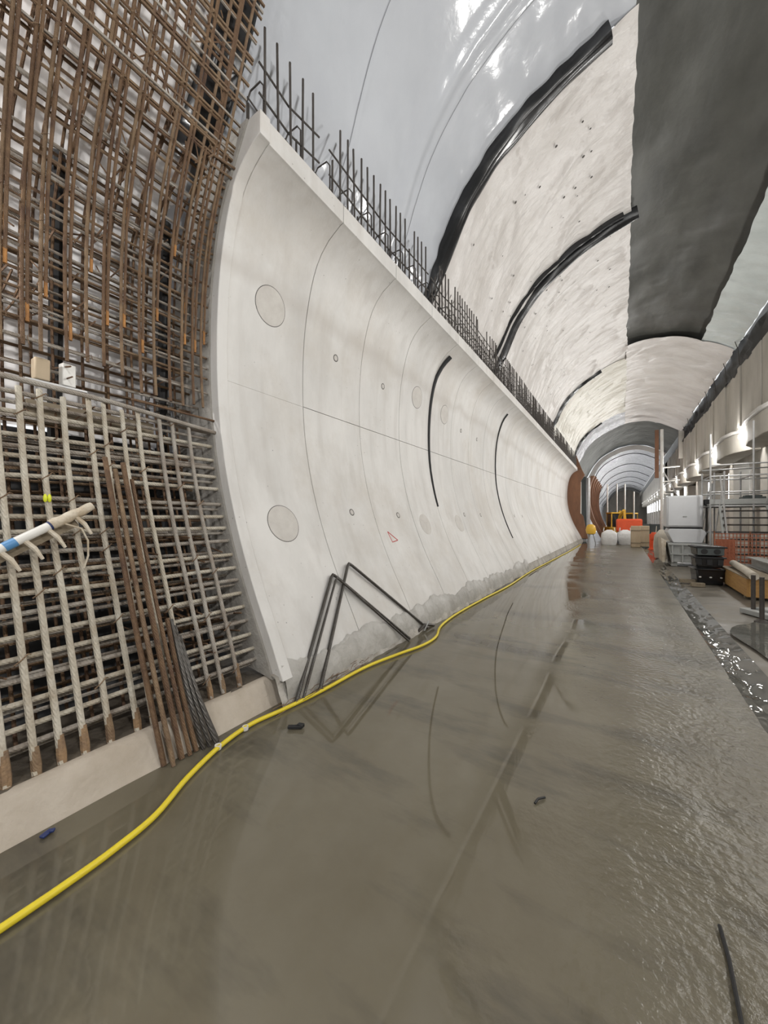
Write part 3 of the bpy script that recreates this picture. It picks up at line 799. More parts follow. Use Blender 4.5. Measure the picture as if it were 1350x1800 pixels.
MB().tube([A.lerp(B, t) for t in (0.29, 0.375)], 0.0285, 12).build('blue_label', M['blue'], wp, world=True)
MB().tube([A.lerp(B, t) for t in (0.625, 0.64)], 0.029, 12).build('dark_band', M['navy'], wp, world=True)
for t in (0.25, 0.42, 0.60, 0.83):
    p = A.lerp(B, t)
    MB().tube([p, p + Vector((0.03, 0.05, -0.06)), p + Vector((0.035, 0.085, -0.125))], [0.014, 0.014, 0.009], 8).build('peg', M['wrap'], wp, world=True)
MB().box(tuple(A.lerp(B, 0.42) + Vector((-0.05, 0.0, -0.055))), (0.03, 0.62, 0.06), 0, math.atan2(0.35, 0.6)).build('batten', M['timber'], wp, world=True)
p = A.lerp(B, 0.75)
MB().tube([p + Vector((0.02, 0, -0.03)), p + Vector((0.03, 0.08, -0.06)), p + Vector((0.03, 0.115, -0.14)), p + Vector((0.02, 0.12, -0.24)), p + Vector((0.01, 0.10, -0.32))], 0.006, 6).build('cord', M['wrap'], wp, world=True)
yt = tag(empty('yellow_clip', (-3.05, 0.83, 1.77)), 'small fluorescent yellow clip on a standing bar above the white pipe', 'clip')
for dy in (-0.011, 0.011):
    MB().lathe([(0.004, -0.028), (0.010, -0.018), (0.0115, 0.0), (0.009, 0.016), (0.003, 0.026)], (fx(1.74, 0.06), 0.855 + dy, 1.74), 10).build('clip_half', M['hiyellow'], yt, world=True)

# ------------------------------------------------------------------ yellow hose, hairpin bars, small litter
def spline(pts, n):
    P = [Vector(p) for p in pts]; out = []
    for i in range(len(P) - 1):
        p0, p1, p2, p3 = P[max(i - 1, 0)], P[i], P[i + 1], P[min(i + 2, len(P) - 1)]
        for k in range(n):
            t = k / n
            out.append(0.5 * ((2 * p1) + (p2 - p0) * t + (2 * p0 - 5 * p1 + 4 * p2 - p3) * t * t + (3 * p1 - p0 - 3 * p2 + p3) * t ** 3))
    return out + [P[-1]]
hp = [(-2.02, -0.9), (-2.01, -0.2), (-2.02, 0.39), (-2.03, 0.63), (-2.05, 0.80), (-2.10, 1.0), (-2.24, 1.25), (-2.36, 1.55), (-2.41, 1.84), (-2.37, 2.14), (-2.33, 2.58), (-2.31, 3.21), (-2.21, 3.73), (-2.11, 4.15), (-2.11, 4.55), (-2.26, 5.05), (-2.33, 5.85), (-2.32, 7.27), (-2.27, 9.06), (-2.33, 11.77), (-2.28, 15.47), (-2.2, 20.8), (-2.2, 26.0)]
thing1(MB().tube(spline([(x, y, 0.016) for x, y in hp], 6), 0.0165, 10), 'water_hose', M['hose'], 'long yellow hose snaking along the foot of the curved lining', 'hose')
def hairpin(p0, ap, p1, r, label, m):
    p0, ap, p1 = Vector(p0), Vector(ap), Vector(p1)
    d0 = (p0 - ap).normalized(); d1 = (p1 - ap).normalized()
    c = 0.07
    bend = [ap + d0 * c, ap + d0 * c * 0.45 + d1 * c * 0.08, ap + d0 * c * 0.14 + d1 * c * 0.14, ap + d1 * c * 0.45 + d0 * c * 0.08, ap + d1 * c]
    thing1(MB().tube([p0] + bend + [p1], r, 10), 'hairpin_bar', m, label, 'bent bar', 'bent bars leaning on the lining')
hairpin((-2.37, 2.27, 0.016), (-2.815, 3.26, 0.97), (-2.36, 4.28, 0.02), 0.017, 'bent steel bar leaning on the lining, left of the pair, lower apex', M['steel'])
hairpin((-2.35, 2.33, 0.016), (-2.77, 3.28, 0.93), (-2.33, 4.20, 0.016), 0.013, 'thin bent bar just in front of the lower-apex bent bar', M['steel'])
hairpin((-2.36, 2.56, 0.016), (-2.85, 3.60, 1.06), (-2.36, 4.80, 0.03), 0.018, 'bent steel bar leaning on the lining with the highest apex', M['steel'])
sc = MB()
for k in range(46):
    y = U(2.0, 3.4); x = -2.38 + U(-0.08, 0.06)
    a = U(-0.5, 0.5); l = U(0.08, 0.22)
    p = Vector((x, y, 0.012 + U(0, 0.035)))
    q = p + Vector((math.sin(a) * l * 0.35, math.cos(a) * l, U(-0.01, 0.03)))
    sc.tube([p, p.lerp(q, 0.5) + Vector((U(-0.02, 0.02), 0, U(0, 0.02))), q], 0.003, 4)
tag(sc.build('wire_scraps', M['brownbar']), 'scattered rusty wire offcuts at the feet of the bent bars', 'wire', kind='stuff')
sc = tag(empty('clamp_scrap', (-2.38, 4.85, 0)), 'dark steel clamp lying at the far feet of the bent bars', 'clamp')
MB().tube([(-2.40, 4.6, 0.03), (-2.36, 4.72, 0.10), (-2.38, 4.86, 0.06), (-2.34, 4.98, 0.03)], 0.02, 8).build('jaw', M['steel'], sc, world=True)
MB().tube([(-2.36, 4.70, 0.02), (-2.33, 4.78, 0.14)], 0.012, 8).build('screw', M['galv'], sc, world=True)
for i, (x, y, l) in enumerate(((-2.36, 1.53, 'white plastic ring lying at the foot of the short bar bundle'), (-2.40, 1.78, 'white plastic ring lying against the kerb behind the hose'))):
    g = thing1(MB().lathe([(0.014, 0), (0.022, 0.0), (0.024, 0.012), (0.022, 0.03), (0.015, 0.03), (0.014, 0.006)], (x, y, 0.003), 16), 'plastic_ring', M['white'], l, 'ring', 'white plastic rings')
thing1(MB().box((-2.10, 2.00, 0.014), (0.11, 0.03, 0.02), 0.6).box((-2.07, 2.03, 0.02), (0.05, 0.035, 0.025), 0.2), 'wood_scrap', M['blackmatt'], 'small dark scrap lying on the wet floor beside the hose', 'scrap', bevel=0.004)
thing1(MB().box((-2.45, 0.645, 0.008), (0.028, 0.05, 0.012), 0.4).box((-2.44, 0.665, 0.014), (0.02, 0.02, 0.012), 0.9), 'blue_scrap', M['navy'], 'small dark blue scrap on the floor by the kerb', 'scrap', bevel=0.003)
thing1(MB().tube([(0.318, 1.93, 0.006), (0.322, 1.8, 0.008), (0.315, 1.6, 0.007), (0.31, 1.3, 0.006)], 0.007, 6), 'black_rod', M['blackmatt'], 'thin black rod lying on the floor at the lower right', 'rod')
thing1(MB().tube([(-1.0, 1.98, 0.005), (-0.99, 2.02, 0.009), (-0.96, 2.06, 0.005)], 0.006, 6), 'splinter', M['blackmatt'], 'tiny dark splinter alone in the middle of the wet floor', 'scrap')
bpy.data.objects['splinter'].location = (0.585, 0.22, 0)

# ------------------------------------------------------------------ right wall
wr = structure('wall_right')
XW = 3.6
for k in range(-5, 34):
    y = 18.4 + 2.4 * (k - 6)
    big = (k % 2 == 0)
    if y > 15.9 and y < 46:
        MB().box((XW + 0.15 + (0.04 if big else 0), y + 1.2, 6.05), (0.3, 2.36, 2.24)).build('upper_panel', M['wallright'], wr, bevel=0.012)
        if big: MB().box((XW + 0.02, y, 6.05), (0.14, 0.34, 2.2)).build('pilaster', M['wallright'], wr, bevel=0.01)
MB().box((XW + 0.22, 4.85, 6.05), (0.4, 22.2, 2.24)).build('upper_panel', M['wallright'], wr)
MB().box((XW + 0.2, 80.0, 6.05), (0.4, 70.0, 2.24)).build('upper_panel', M['wallright'], wr)
MB().box((XW + 0.25, 55, 6.0), (0.2, 122, 2.1)).build('panel_backing', M['groove'], wr)
MB().box((XW + 1.3, 53, 7.9), (2.0, 130, 1.3)).build('roof_slab', M['darkrock'], wr)
MB().box((5.6, 53, 6.2), (0.4, 130, 2.4)).build('rear_wall', M['groove'], wr)
# black cloth and gap above the wall
rows = []
for y in yline(-6, 34, 0.2, 1.0):
    rows.append([(XW + 0.05 + 0.16 * mnoise.noise((y * 0.9, k * 0.7, 0)) + 0.10 * (k % 2) * mnoise.noise((y * 3, k, 1)), y, 7.1 + 0.19 * k + 0.12 * mnoise.noise((y * 1.3, k * 0.5, 3))) for k in range(6)])
MB().grid(rows).build('black_cloth', M['blackmatt'], wr, angle=70)
for y in range(18, 34, 2):
    MB().tube([(XW - 0.1, y, 7.1), (XW - 0.12, y + 0.1, 7.7), (XW - 0.2, y + 0.25, 8.15)], 0.012, 5).build('hanger_bar', M['darkbar'], wr)
# hooded capitals, columns, back wall of the recess
def capital(y):
    pl = [(4.25, y + 0.1), (3.95, y + 0.1), (3.62, y + 0.75), (3.5, y + 1.5), (3.5, y + 3.0), (3.62, y + 3.9), (3.95, y + 4.6), (4.25, y + 4.6)]
    MB().prism(pl, 4.15, 4.86, 'z').build('capital', M['wallright'], wr, bevel=0.02)
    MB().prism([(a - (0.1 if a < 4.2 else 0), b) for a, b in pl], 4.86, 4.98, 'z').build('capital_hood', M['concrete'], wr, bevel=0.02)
for k in range(-5, 17): 
    y = 18.7 + 4.8 * k
    if k >= -1: capital(y)
    if k >= -1:
        MB().box((4.55, y, 2.1), (0.55, 0.8, 4.2)).build('column', M['whitewall'], wr, bevel=0.03)
        if k < 6:
            vb = MB().box((5.12, y + 3.15, 4.3), (0.12, 1.2, 0.42)).build('vent_frame', M['blackmatt'], wr)
            for q in range(3):
                MB().box((5.05, y + 2.75 + 0.4 * q, 4.3), (0.03, 0.28, 0.26)).build('vent_slot', M['maroon'], vb)
MB().box((5.35, 55, 2.4), (0.3, 124, 4.9)).build('back_wall', M['whitewall'], wr)
MB().box((4.8, 55, 5.0), (1.4, 124, 0.3)).build('recess_soffit', M['wallright'], wr)
MB().box((4.25, -3, 2.1), (0.5, 7, 4.2)).build('near_wall', M['wallright'], wr)

# floodlights between the capitals, the row goes on behind the camera
def floodlight(y, label, powered=True):
    g = tag(empty('floodlight', (3.82, y, 4.62)), label, 'lamp', 'floodlights along the right wall')
    MB().box((0.06, 0, 0), (0.07, 0.30, 0.24)).build('housing', M['blackmatt'], g, bevel=0.012)
    MB().lathe([(0.0, -0.16), (0.09, -0.13), (0.15, -0.05), (0.15, 0.05), (0.09, 0.13), (0.0, 0.16)], (-0.10, 0, 0), 14).build('lens', M['lamp'], g)
    MB().tube([(0.10, -0.14, 0.0), (0.22, -0.14, 0.10), (0.45, -0.14, 0.10)], 0.014, 6).build('bracket', M['steel'], g)
    if powered:
        l = bpy.data.lights.new('floodlight_beam', 'AREA')
        l.shape = 'DISK'; l.size = 0.3
        l.energy = LAMP_W; l.color = (1.0, 0.985, 0.955)
        lo = bpy.data.objects.new('floodlight_beam', l); C.objects.link(lo); lo.parent = g; lo.location = (-0.30, 0, 0.0)
        lo.rotation_euler = (0, PI / 2 + 0.12, 0)
        l = bpy.data.lights.new('floodlight_spill', 'POINT')
        l.energy = LAMP_W * 0.4; l.color = (1.0, 0.985, 0.955); l.shadow_soft_size = 0.14
        lo = bpy.data.objects.new('floodlight_spill', l); C.objects.link(lo); lo.parent = g; lo.location = (-0.45, 0, 0.02)
ORD = 'first second third fourth fifth sixth seventh eighth ninth tenth eleventh twelfth thirteenth fourteenth fifteenth sixteenth seventeenth eighteenth nineteenth twentieth'.split()
names = ['nearest', 'second', 'third', 'fourth', 'fifth', 'sixth']
for k in range(-5, 17):
    y = 18.55 + 4.8 * k
    if k < 0: floodlight(y, 'floodlight on the right wall beyond the picture edge, ' + ORD[-k - 1] + ' before the nearest visible one')
    elif k < 6: floodlight(y, names[k] + ' glowing floodlight along the capitals of the right wall')
    else: floodlight(y, ORD[k] + ' glowing floodlight along the right wall, counted from the near end')
# two added fill lamps, out of view, that brighten the sheet behind the reinforcement
for x, y, z, e, lab in ((-3.86, -0.75, 3.3, 130, 'lower small fill lamp added behind the reinforcement cage'), (-3.15, -0.85, 5.4, 120, 'upper small fill lamp added behind the reinforcement cage')):
    g = tag(empty('added_fill_lamp', (x, y, z)), lab, 'lamp', 'added fill lamps behind the cage')
    MB().lathe([(0.0, -0.06), (0.04, -0.05), (0.055, 0.0), (0.04, 0.05), (0.0, 0.06)], (0, 0, 0), 12).build('added_fill_bulb', M['lamp'], g)
    MB().lathe([(0.03, 0.05), (0.04, 0.06), (0.035, 0.14), (0.0, 0.15)], (0, 0, 0), 12).build('added_fill_holder', M['blackmatt'], g)
    l = bpy.data.lights.new('added_fill_beam', 'POINT'); l.energy = e; l.color = (1.0, 0.98, 0.95); l.shadow_soft_size = 0.08
    lo = bpy.data.objects.new('added_fill_beam', l); C.objects.link(lo); lo.parent = g; lo.location = (0, 0.12, 0)
# upright light tubes on the back wall
for k in range(0, 17):
    y = 22.2 + 3.0 * k if k < 5 else 37.9 + 4.8 * (k - 5)
    g = tag(empty('tube_light', (5.15 if k < 5 else 4.24, y, 3.45)), ORD[k] + ' upright light tube behind or on the columns, counted from the near end', 'lamp', 'upright tube lights on the back wall')
    MB().box((0.02, 0, 0), (0.05, 0.22, 1.5)).build('tray', M['white'], g)
    MB().tube([(-0.05, 0, -0.70), (-0.05, 0, 0.70)], 0.075, 8).build('tube', M['tube'], g)

# ------------------------------------------------------------------ far tunnel
wf = structure('wall_far')
def far_arch(y0, y1, m, name, sc=1.0, wr_=None, i0=None, off=0.0, dy=0.4):
    seg = mem_seg(i0 if i0 is not None else 0, 400, 60)
    rows = []
    n = max(2, int((y1 - y0) / dy))
    for j in range(n + 1):
        y = y0 + (y1 - y0) * j / n
        rows.append([((p + q * (off + (wr_(k * 0.25, y) if wr_ else 0))).x, y, (p + q * (off + (wr_(k * 0.25, y) if wr_ else 0))).y) for k, (p, q) in enumerate(seg)])
    MB().grid(rows).build(name, m, wf, angle=75)
M['greyrock'] = mat('grey_sprayed_lining', (0.10, 0.105, 0.095), (0.055, 0.058, 0.052), 1.0, 0.6, bump=0.7, bscale=2.0, bdist=0.1)
far_arch(34.0, 45.5, M['greyrock'], 'sprayed_arch', wr_=wr_dark, off=-0.1)
far_arch(45.0, 112.0, M['crinkled'], 'crinkled_arch', wr_=wr_crinkle, off=0.15, dy=0.6)
rows = [[(p.x, 45.0, p.y), (p.x + q.x * 0.45, 45.0, p.y + q.y * 0.45)] for p, q in mem_seg(0, 400, 60)]
MB().grid(rows).build('arch_edge', M['dusty'], wf)
for y in range(49, 108, 9):
    seg = mem_seg(mem_index(z=4.5), 395, 50)
    MB().tube([(p.x + q.x * 0.24, y, p.y + q.y * 0.24) for p, q in seg], 0.04, 5).build('arch_rib', M['blackmatt'], wf)
MB().add([(-5, 112, -0.2), (6, 112, -0.2), (6, 112, 9.4), (-5, 112, 9.4)], [(0, 1, 2, 3)]).build('end_bulkhead', M['wallright'], wf)
MB().box((4.7, 34.3, 7.6), (2.6, 0.3, 3.2)).build('portal_block', M['wallright'], wf)

# brown steel shutters at the end of the lining
sh = tag(empty('steel_shutter', (-2.8, 30.2, 0)), 'rusty brown steel shutter plate standing at the end of the pale lining', 'formwork', 'rusty steel shutters')
fr = [(wall_x(z), z) for z in [0.2 + 0.245 * k for k in range(21)]]
MB().prism([(x - 0.1, z) for x, z in fr] + [(-2.5, 5.2), (-2.3, 4.75), (-2.55, 4.35), (-2.58, 2.0), (-2.4, 1.8), (-2.1, 0.15)], 30.1, 30.3).build('end_plate', M['corten'], sh, world=True, bevel=0.02)
MB().prism([(-3.4, 5.1), (-3.1, 6.5), (-2.95, 6.5), (-2.5, 5.2)], 30.08, 30.26).build('upper_plate', M['corten'], sh, world=True)
MB().box((-2.56, 30.2, 3.1), (0.07, 0.12, 2.3)).build('white_edge', M['white'], sh, world=True)
MB().box((-2.42, 31.1, 2.4), (0.3, 0.5, 4.6)).build('strut', M['darkgreen'], sh, world=True)
MB().cyl((-2.12, 30.8, 0.0), (-2.12, 30.8, 4.6), 0.12).build('prop', M['galv'], sh, world=True)
s2 = tag(empty('steel_shutter', (-2.4, 33, 0)), 'long curved rusty steel shutter standing beyond the white props', 'formwork', 'rusty steel shutters')
fr = [(wall_x(z) + 1.3, z) for z in [0.2 + 0.245 * k for k in range(20)]]
MB().prism(fr + [(x - 0.25, z) for x, z in reversed(fr)], 32.0, 44.0).build('curved_plate', M['corten'], s2, world=True, angle=30)
for y in range(33, 44, 2):
    MB().prism([(x + 0.1, z) for x, z in fr] + [(x - 0.02, z) for x, z in reversed(fr)], y, y + 0.12).build('rib', M['corten'], s2, world=True)
g = tag(empty('yellow_mixer', (-1.72, 27.0, 0)), 'yellow rounded drum on grey legs beside the brown shutter plate', 'machine')
MB().lathe([(0.10, 0.6), (0.25, 0.65), (0.30, 0.9), (0.24, 1.15), (0.12, 1.25)], (0, 0, 0), 14).build('drum', M['plantyellow'], g)
for a in (0.3, 2.4, 4.5): MB().tube([(0.12 * math.cos(a), 0.12 * math.sin(a), 0.7), (0.28 * math.cos(a), 0.28 * math.sin(a), 0)], 0.03, 6).build('leg', M['galv'], g)

# white bulk bags, boards, barrier
def bulk_bag(x, y, wd, h, m, label):
    g = tag(empty('bulk_bag', (x, y, 0), U(-0.2, 0.2)), label, 'bag', 'bulk bags on the tunnel floor')
    rows = []
    for i in range(11):
        t = i / 10
        r = wd / 2 * (0.90 + 0.16 * math.sin(PI * min(1, t * 1.15)) - (0.0 if t < 0.82 else (t - 0.82) * 3.4))
        row = []
        for j in range(25):
            a = 2 * PI * j / 24
            c, s_ = math.cos(a), math.sin(a)
            e = 0.42
            rr = r * (1 + 0.04 * mnoise.noise((c * 3, s_ * 3, t * 3 + x)))
            row.append((rr * math.copysign(abs(c) ** e, c), rr * math.copysign(abs(s_) ** e, s_), h * t))
        rows.append(row)
    b = MB().grid(rows)
    b.add(rows[-1][:-1], [tuple(range(24))])
    b.build('sack', m, g, angle=70)
    for sx in (-1, 1):
        MB().tube([(sx * wd * 0.36, -wd * 0.3, h * 0.9), (sx * wd * 0.33, -wd * 0.15, h * 1.12), (sx * wd * 0.33, wd * 0.15, h * 1.12), (sx * wd * 0.36, wd * 0.3, h * 0.9)], 0.025, 6, 0.5).build('lifting_loop', m, g)
bulk_bag(-0.72, 27.0, 0.84, 0.92, M['bag'], 'white bulk bag standing left, beside the brown shutters')
bulk_bag(0.12, 27.4, 0.84, 0.92, M['bag'], 'white bulk bag standing right, next to the tan boards')
bulk_bag(1.34, 19.0, 0.52, 1.15, M['beigebag'], 'tall beige sack standing left of the grey skip')
for i, (x, y, wd, lab) in enumerate(((0.60, 25.2, 0.46, 'left of two tan upright boards behind the wet road'), (1.03, 25.9, 0.44, 'right of two tan upright boards behind the wet road'))):
    g = tag(empty('upright_board', (x, y, 0), 0.15 * i), lab, 'board', 'tan boards standing upright')
    MB().box((0, 0, 0.6), (wd, 0.32, 1.2)).build('board', M['tan'], g, bevel=0.03)
    for z in (0.25, 0.95): MB().box((0, -0.17, z), (wd * 1.0, 0.02, 0.05)).build('strap', M['timber'], g)
g = tag(empty('barrier_post', (1.33, 23.3, 0)), 'orange plastic barrier post standing right of the tan boards', 'barrier')
MB().lathe([(0.24, 0.0), (0.24, 0.08), (0.12, 0.12), (0.10, 0.5), (0.15, 0.55), (0.15, 0.8), (0.10, 0.92)], (0, 0, 0), 14).build('body', M['orange'], g)
MB().box((-0.14, 0, 0.45), (0.10, 0.1, 0.75)).build('fin', M['orange'], g, bevel=0.02)
MB().box((0.14, 0, 0.45), (0.10, 0.1, 0.75)).build('fin', M['orange'], g, bevel=0.02)

# diggers and site plant far down
def digger(x, y, rz, label, sc=1.0):
    g = tag(empty('mini_digger', (x, y, 0), rz), label, 'digger', 'yellow diggers')
    g.scale = (sc,) * 3
    for s_ in (-0.5, 0.5):
        MB().prism([(-0.9, 0.1), (-0.7, 0.0), (0.7, 0.0), (0.9, 0.1), (0.9, 0.35), (0.7, 0.45), (-0.7, 0.45), (-0.9, 0.35)], s_ - 0.15, s_ + 0.15).build('track', M['blackmatt'], g)
    MB().box((-0.1, 0, 0.75), (1.5, 1.2, 0.55)).build('body', M['plantyellow'], g, bevel=0.06)
    cb = MB().box((-0.05, 0.1, 1.55), (1.0, 0.95, 1.1)).build('cab', M['glass'], g, bevel=0.05)
    MB().box((-0.05, 0.1, 2.15), (1.1, 1.05, 0.12)).build('roof', M['plantyellow'], cb, bevel=0.03)
    for a in (-0.48, 0.42):
        for b in (-0.36, 0.56): MB().box((a, b, 1.55), (0.07, 0.07, 1.15)).build('pillar', M['plantyellow'], cb)
    MB().tube([(0.6, 0, 0.8), (1.1, 0, 1.9), (1.8, 0, 2.3)], 0.13, 8).build('boom', M['plantyellow'], g)
    MB().tube([(1.8, 0, 2.3), (2.1, 0, 1.0)], 0.10, 8).build('arm', M['plantyellow'], g)
    MB().prism([(1.9, 1.0), (2.3, 1.0), (2.35, 0.6), (2.0, 0.45), (1.8, 0.7)], -0.3, 0.3).build('bucket', M['blackmatt'], g)
digger(-0.55, 33.5, -1.2, 'yellow digger standing left, behind the white bulk bags', 0.95)
digger(0.35, 37.5, -1.9, 'yellow digger standing right, behind the orange tank', 0.95)
g = tag(empty('orange_tank', (0.35, 30.6, 0)), 'bright orange tank behind the white bulk bags', 'tank')
MB().box((0, 0, 1.15), (1.5, 1.0, 0.9)).build('body', M['orange'], g, bevel=0.1)
for s_ in (-0.6, 0.6): MB().box((s_, 0, 0.32), (0.2, 1.0, 0.64)).build('foot', M['blackmatt'], g)
for x, y, h_, lab in ((-1.05, 35, 4.4, 'leftmost of the white masts behind the diggers'), (-0.45, 39.5, 4.8, 'second white mast behind the diggers'), (0.15, 39, 4.7, 'third white mast behind the diggers'), (0.75, 36, 3.8, 'rightmost of the white masts behind the diggers')):
    g = tag(empty('mast', (x, y, 0)), lab, 'mast', 'white masts among the plant')
    MB().cyl((0, 0, 0), (0, 0, h_), 0.05, 8).build('pole', M['white'], g)
    MB().box((0, 0, 0.04), (0.4, 0.4, 0.08)).build('base', M['galv'], g)
g = tag(empty('hoarding', (2.2, 34.6, 0)), 'dark low hoarding across the tunnel behind the orange post', 'hoarding')
for k in range(4): MB().box((-0.9 + k * 0.85, 0, 0.6), (0.83, 0.06, 1.2)).build('panel', M['darkgreen'], g)
for k in range(5): MB().box((-1.32 + k * 0.85, 0.08, 0.6), (0.08, 0.08, 1.25)).build('post', M['darkgreen'], g)
g = tag(empty('portal_column', (2.3, 32.5, 0)), 'tall slender steel column rising to the vault at the dark portal', 'column')
MB().cyl((0.0, 0, 0), (0, 0, 7.9), 0.10, 10).build('pipe', M['white'], g)
MB().box((-0.28, 0.1, 6.2), (0.22, 0.22, 3.4)).build('rusty_pack', M['corten'], g)
for z in (2.2, 4.2, 5.2): MB().tube([(0, 0, z), (1.0, 0, z + 0.05)], 0.05, 6).build('crossbar', M['white'], g)
MB().tube([(0.1, 0, 4.9), (0.9, 0, 3.1)], 0.04, 6).build('brace', M['galv'], g)

# skip with hopper and pale box
g = tag(empty('waste_skip', (1.80, 16.4, 0)), 'grey ribbed steel skip standing on the side slab', 'skip')
MB().prism([(-0.42, 0.14), (0.42, 0.14), (0.52, 0.78), (-0.52, 0.78)], -0.62, 0.9).build('body', M['greymetal'], g, bevel=0.015)
for z in (0.42, 0.74): MB().box((0.0, -0.66, z), (1.04 if z > 0.5 else 0.92, 0.06, 0.06)).build('rail', M['greymetal'], g, bevel=0.008)
for x in (-0.40, -0.13, 0.13, 0.40): MB().box((x, -0.65, 0.44), (0.05, 0.06, 0.62)).build('rib', M['greymetal'], g, bevel=0.008)
for x in (-0.34, 0.34): MB().box((x, 0.1, 0.07), (0.16, 1.3, 0.14)).build('skid', M['greymetal'], g)
MB().prism([(-0.66, 0.1), (-0.58, 0.1), (-0.55, 0.86), (-0.70, 0.95)], -0.5, 0.8).build('side_flap', M['wrap'], g, bevel=0.01)
g = tag(empty('hopper', (1.80, 16.5, 0.79)), 'pale grey tapering hopper on top of the ribbed skip', 'hopper')
MB().prism([(-0.36, 0), (0.40, 0), (0.52, 0.34), (0.40, 0.47), (-0.46, 0.47), (-0.52, 0.36)], -0.55, 0.7).build('body', M['palegrey'], g, bevel=0.02)
MB().box((-0.02, 0.05, 0.495), (0.86, 1.1, 0.05)).build('gap_strip', M['blackmatt'], g)
g = tag(empty('pale_box', (1.74, 16.5, 1.30)), 'big pale square box resting on the hopper', 'box')
MB().box((0, 0, 0.55), (0.98, 1.0, 1.08)).build('body', M['palegrey'], g, bevel=0.05)
MB().box((0, -0.505, 0.55), (0.86, 0.02, 0.96)).build('front_panel', M['palegrey'], g, bevel=0.008)
MB().box((0.02, -0.525, 0.38), (0.10, 0.02, 0.03)).build('catch', M['greymetal'], g)
g = tag(empty('site_radio_pole', (2.36, 16.3, 0)), 'dark stand with a small black unit right of the pale box', 'stand')
MB().cyl((0, 0, 0), (0, 0, 2.05), 0.03, 8).build('pole', M['steel'], g)
MB().box((0, 0, 2.15), (0.16, 0.14, 0.2)).build('unit', M['blackmatt'], g, bevel=0.02)
# stack of black crates
labs = ['lowest black plastic crate with pale studs, on the side slab', 'middle black crate of the stack beside the timber box', 'topmost dark crate of the stack, with two round holes']
for k in range(3):
    z = 0.0 if k == 0 else 0.42 if k == 1 else 0.70
    hh = (0.40, 0.27, 0.24)[k]
    g = tag(empty('plastic_crate', (1.74, 12.0, z), 0.12 if k != 1 else 0.05), labs[k], 'crate', 'black crates stacked on the slab')
    MB().prism([(-0.24, 0.0), (0.24, 0.0), (0.28, hh), (-0.28, hh)], -0.26, 0.26).build('shell', M['black'], g, bevel=0.03)
    MB().box((0, 0, hh - 0.03), (0.62, 0.58, 0.035)).build('rim', M['blackmatt' if k else 'black'], g, bevel=0.008)
    for x in (-0.2, 0.0, 0.2):
        if k == 0: MB().lathe([(0.0, -0.02), (0.022, -0.012), (0.026, 0.0), (0.022, 0.012), (0.0, 0.02)], (x, -0.275, 0.19), 10).build('stud', M['white'], g)
        if k == 1: MB().box((x, -0.272, 0.13), (0.10, 0.02, 0.13)).build('slot', M['blackmatt'], g)
    if k == 2:
        for x in (-0.12, 0.12): MB().cyl((x, -0.285, 0.11), (x, -0.25, 0.11), 0.065, 14).build('hole', M['blackmatt'], g)
        MB().box((0.0, -0.27, 0.11), (0.5, 0.012, 0.17)).build('front', M['darkgreen'], g)
for k in range(2):
    thing1(MB().box((1.38 + 0.1 * k, 11.9 - 0.55 * k, 0.045), (0.36 - 0.1 * k, 0.12, 0.09), 0.1), 'timber_offcut', M['timber'], ('longer dark timber offcut left of the crate stack', 'shorter dark timber offcut left of the crate stack')[k], 'timber', 'timber offcuts by the crates', bevel=0.006)
# plywood formwork box with a tube across it
g = tag(empty('timber_box', (2.30, 11.0, 0)), 'long orange plywood box lying on the side slab', 'box')
MB().box((-0.24, 0.15, 0.24), (0.03, 2.3, 0.36)).build('side_board', M['ply'], g, bevel=0.004)
MB().box((0.24, 0.15, 0.24), (0.03, 2.3, 0.36)).build('side_board', M['ply'], g, bevel=0.004)
MB().box((0.0, -0.98, 0.24), (0.45, 0.03, 0.36)).build('end_board', M['ply'], g, bevel=0.004)
MB().box((0.0, 1.28, 0.24), (0.45, 0.03, 0.36)).build('end_board', M['ply'], g, bevel=0.004)
MB().box((0.0, 0.15, 0.425), (0.52, 2.34, 0.02)).build('lid', M['timber'], g, bevel=0.004)
for y in (-0.7, 1.0): MB().box((0.0, y, 0.03), (0.45, 0.1, 0.06)).build('bearer', M['timber'], g)
thing1(MB().tube([(2.26, 12.2, 0.52), (2.2, 11.0, 0.51), (2.10, 9.75, 0.50)], 0.075, 12), 'cardboard_tube', M['beigebag'], 'pale tube lying along the plywood box', 'tube')
for k, (x, y, z, l, m_, lab) in enumerate(((2.86, 11.9, 0.49, 3.0, 'greymetal', 'uppermost grey beam stacked behind the plywood box'), (2.86, 12.0, 0.235, 3.2, 'wallright', 'pale beam under the grey one behind the plywood box'), (3.25, 11.8, 0.235, 3.0, 'greymetal', 'grey beam lying right of the two stacked ones'))):
    g = tag(empty('steel_beam', (x, y, z), 0.02 * k), lab, 'beam', 'beams stored on the side slab')
    for s_ in (-0.1, 0.1): MB().box((0, 0, s_), (0.26, l, 0.03)).build('flange', M[m_], g)
    MB().box((0, 0, 0), (0.05, l, 0.2)).build('web', M[m_], g)
for k in range(3):
    thing1(MB().box((3.1, 10.8 + 1.1 * k, 0.05), (0.9, 0.12, 0.1)), 'bearer_timber', M['timber'], ('nearest timber bearer under the stored beams', 'middle timber bearer under the stored beams', 'farthest timber bearer under the stored beams')[k], 'timber', 'bearers under the beams')
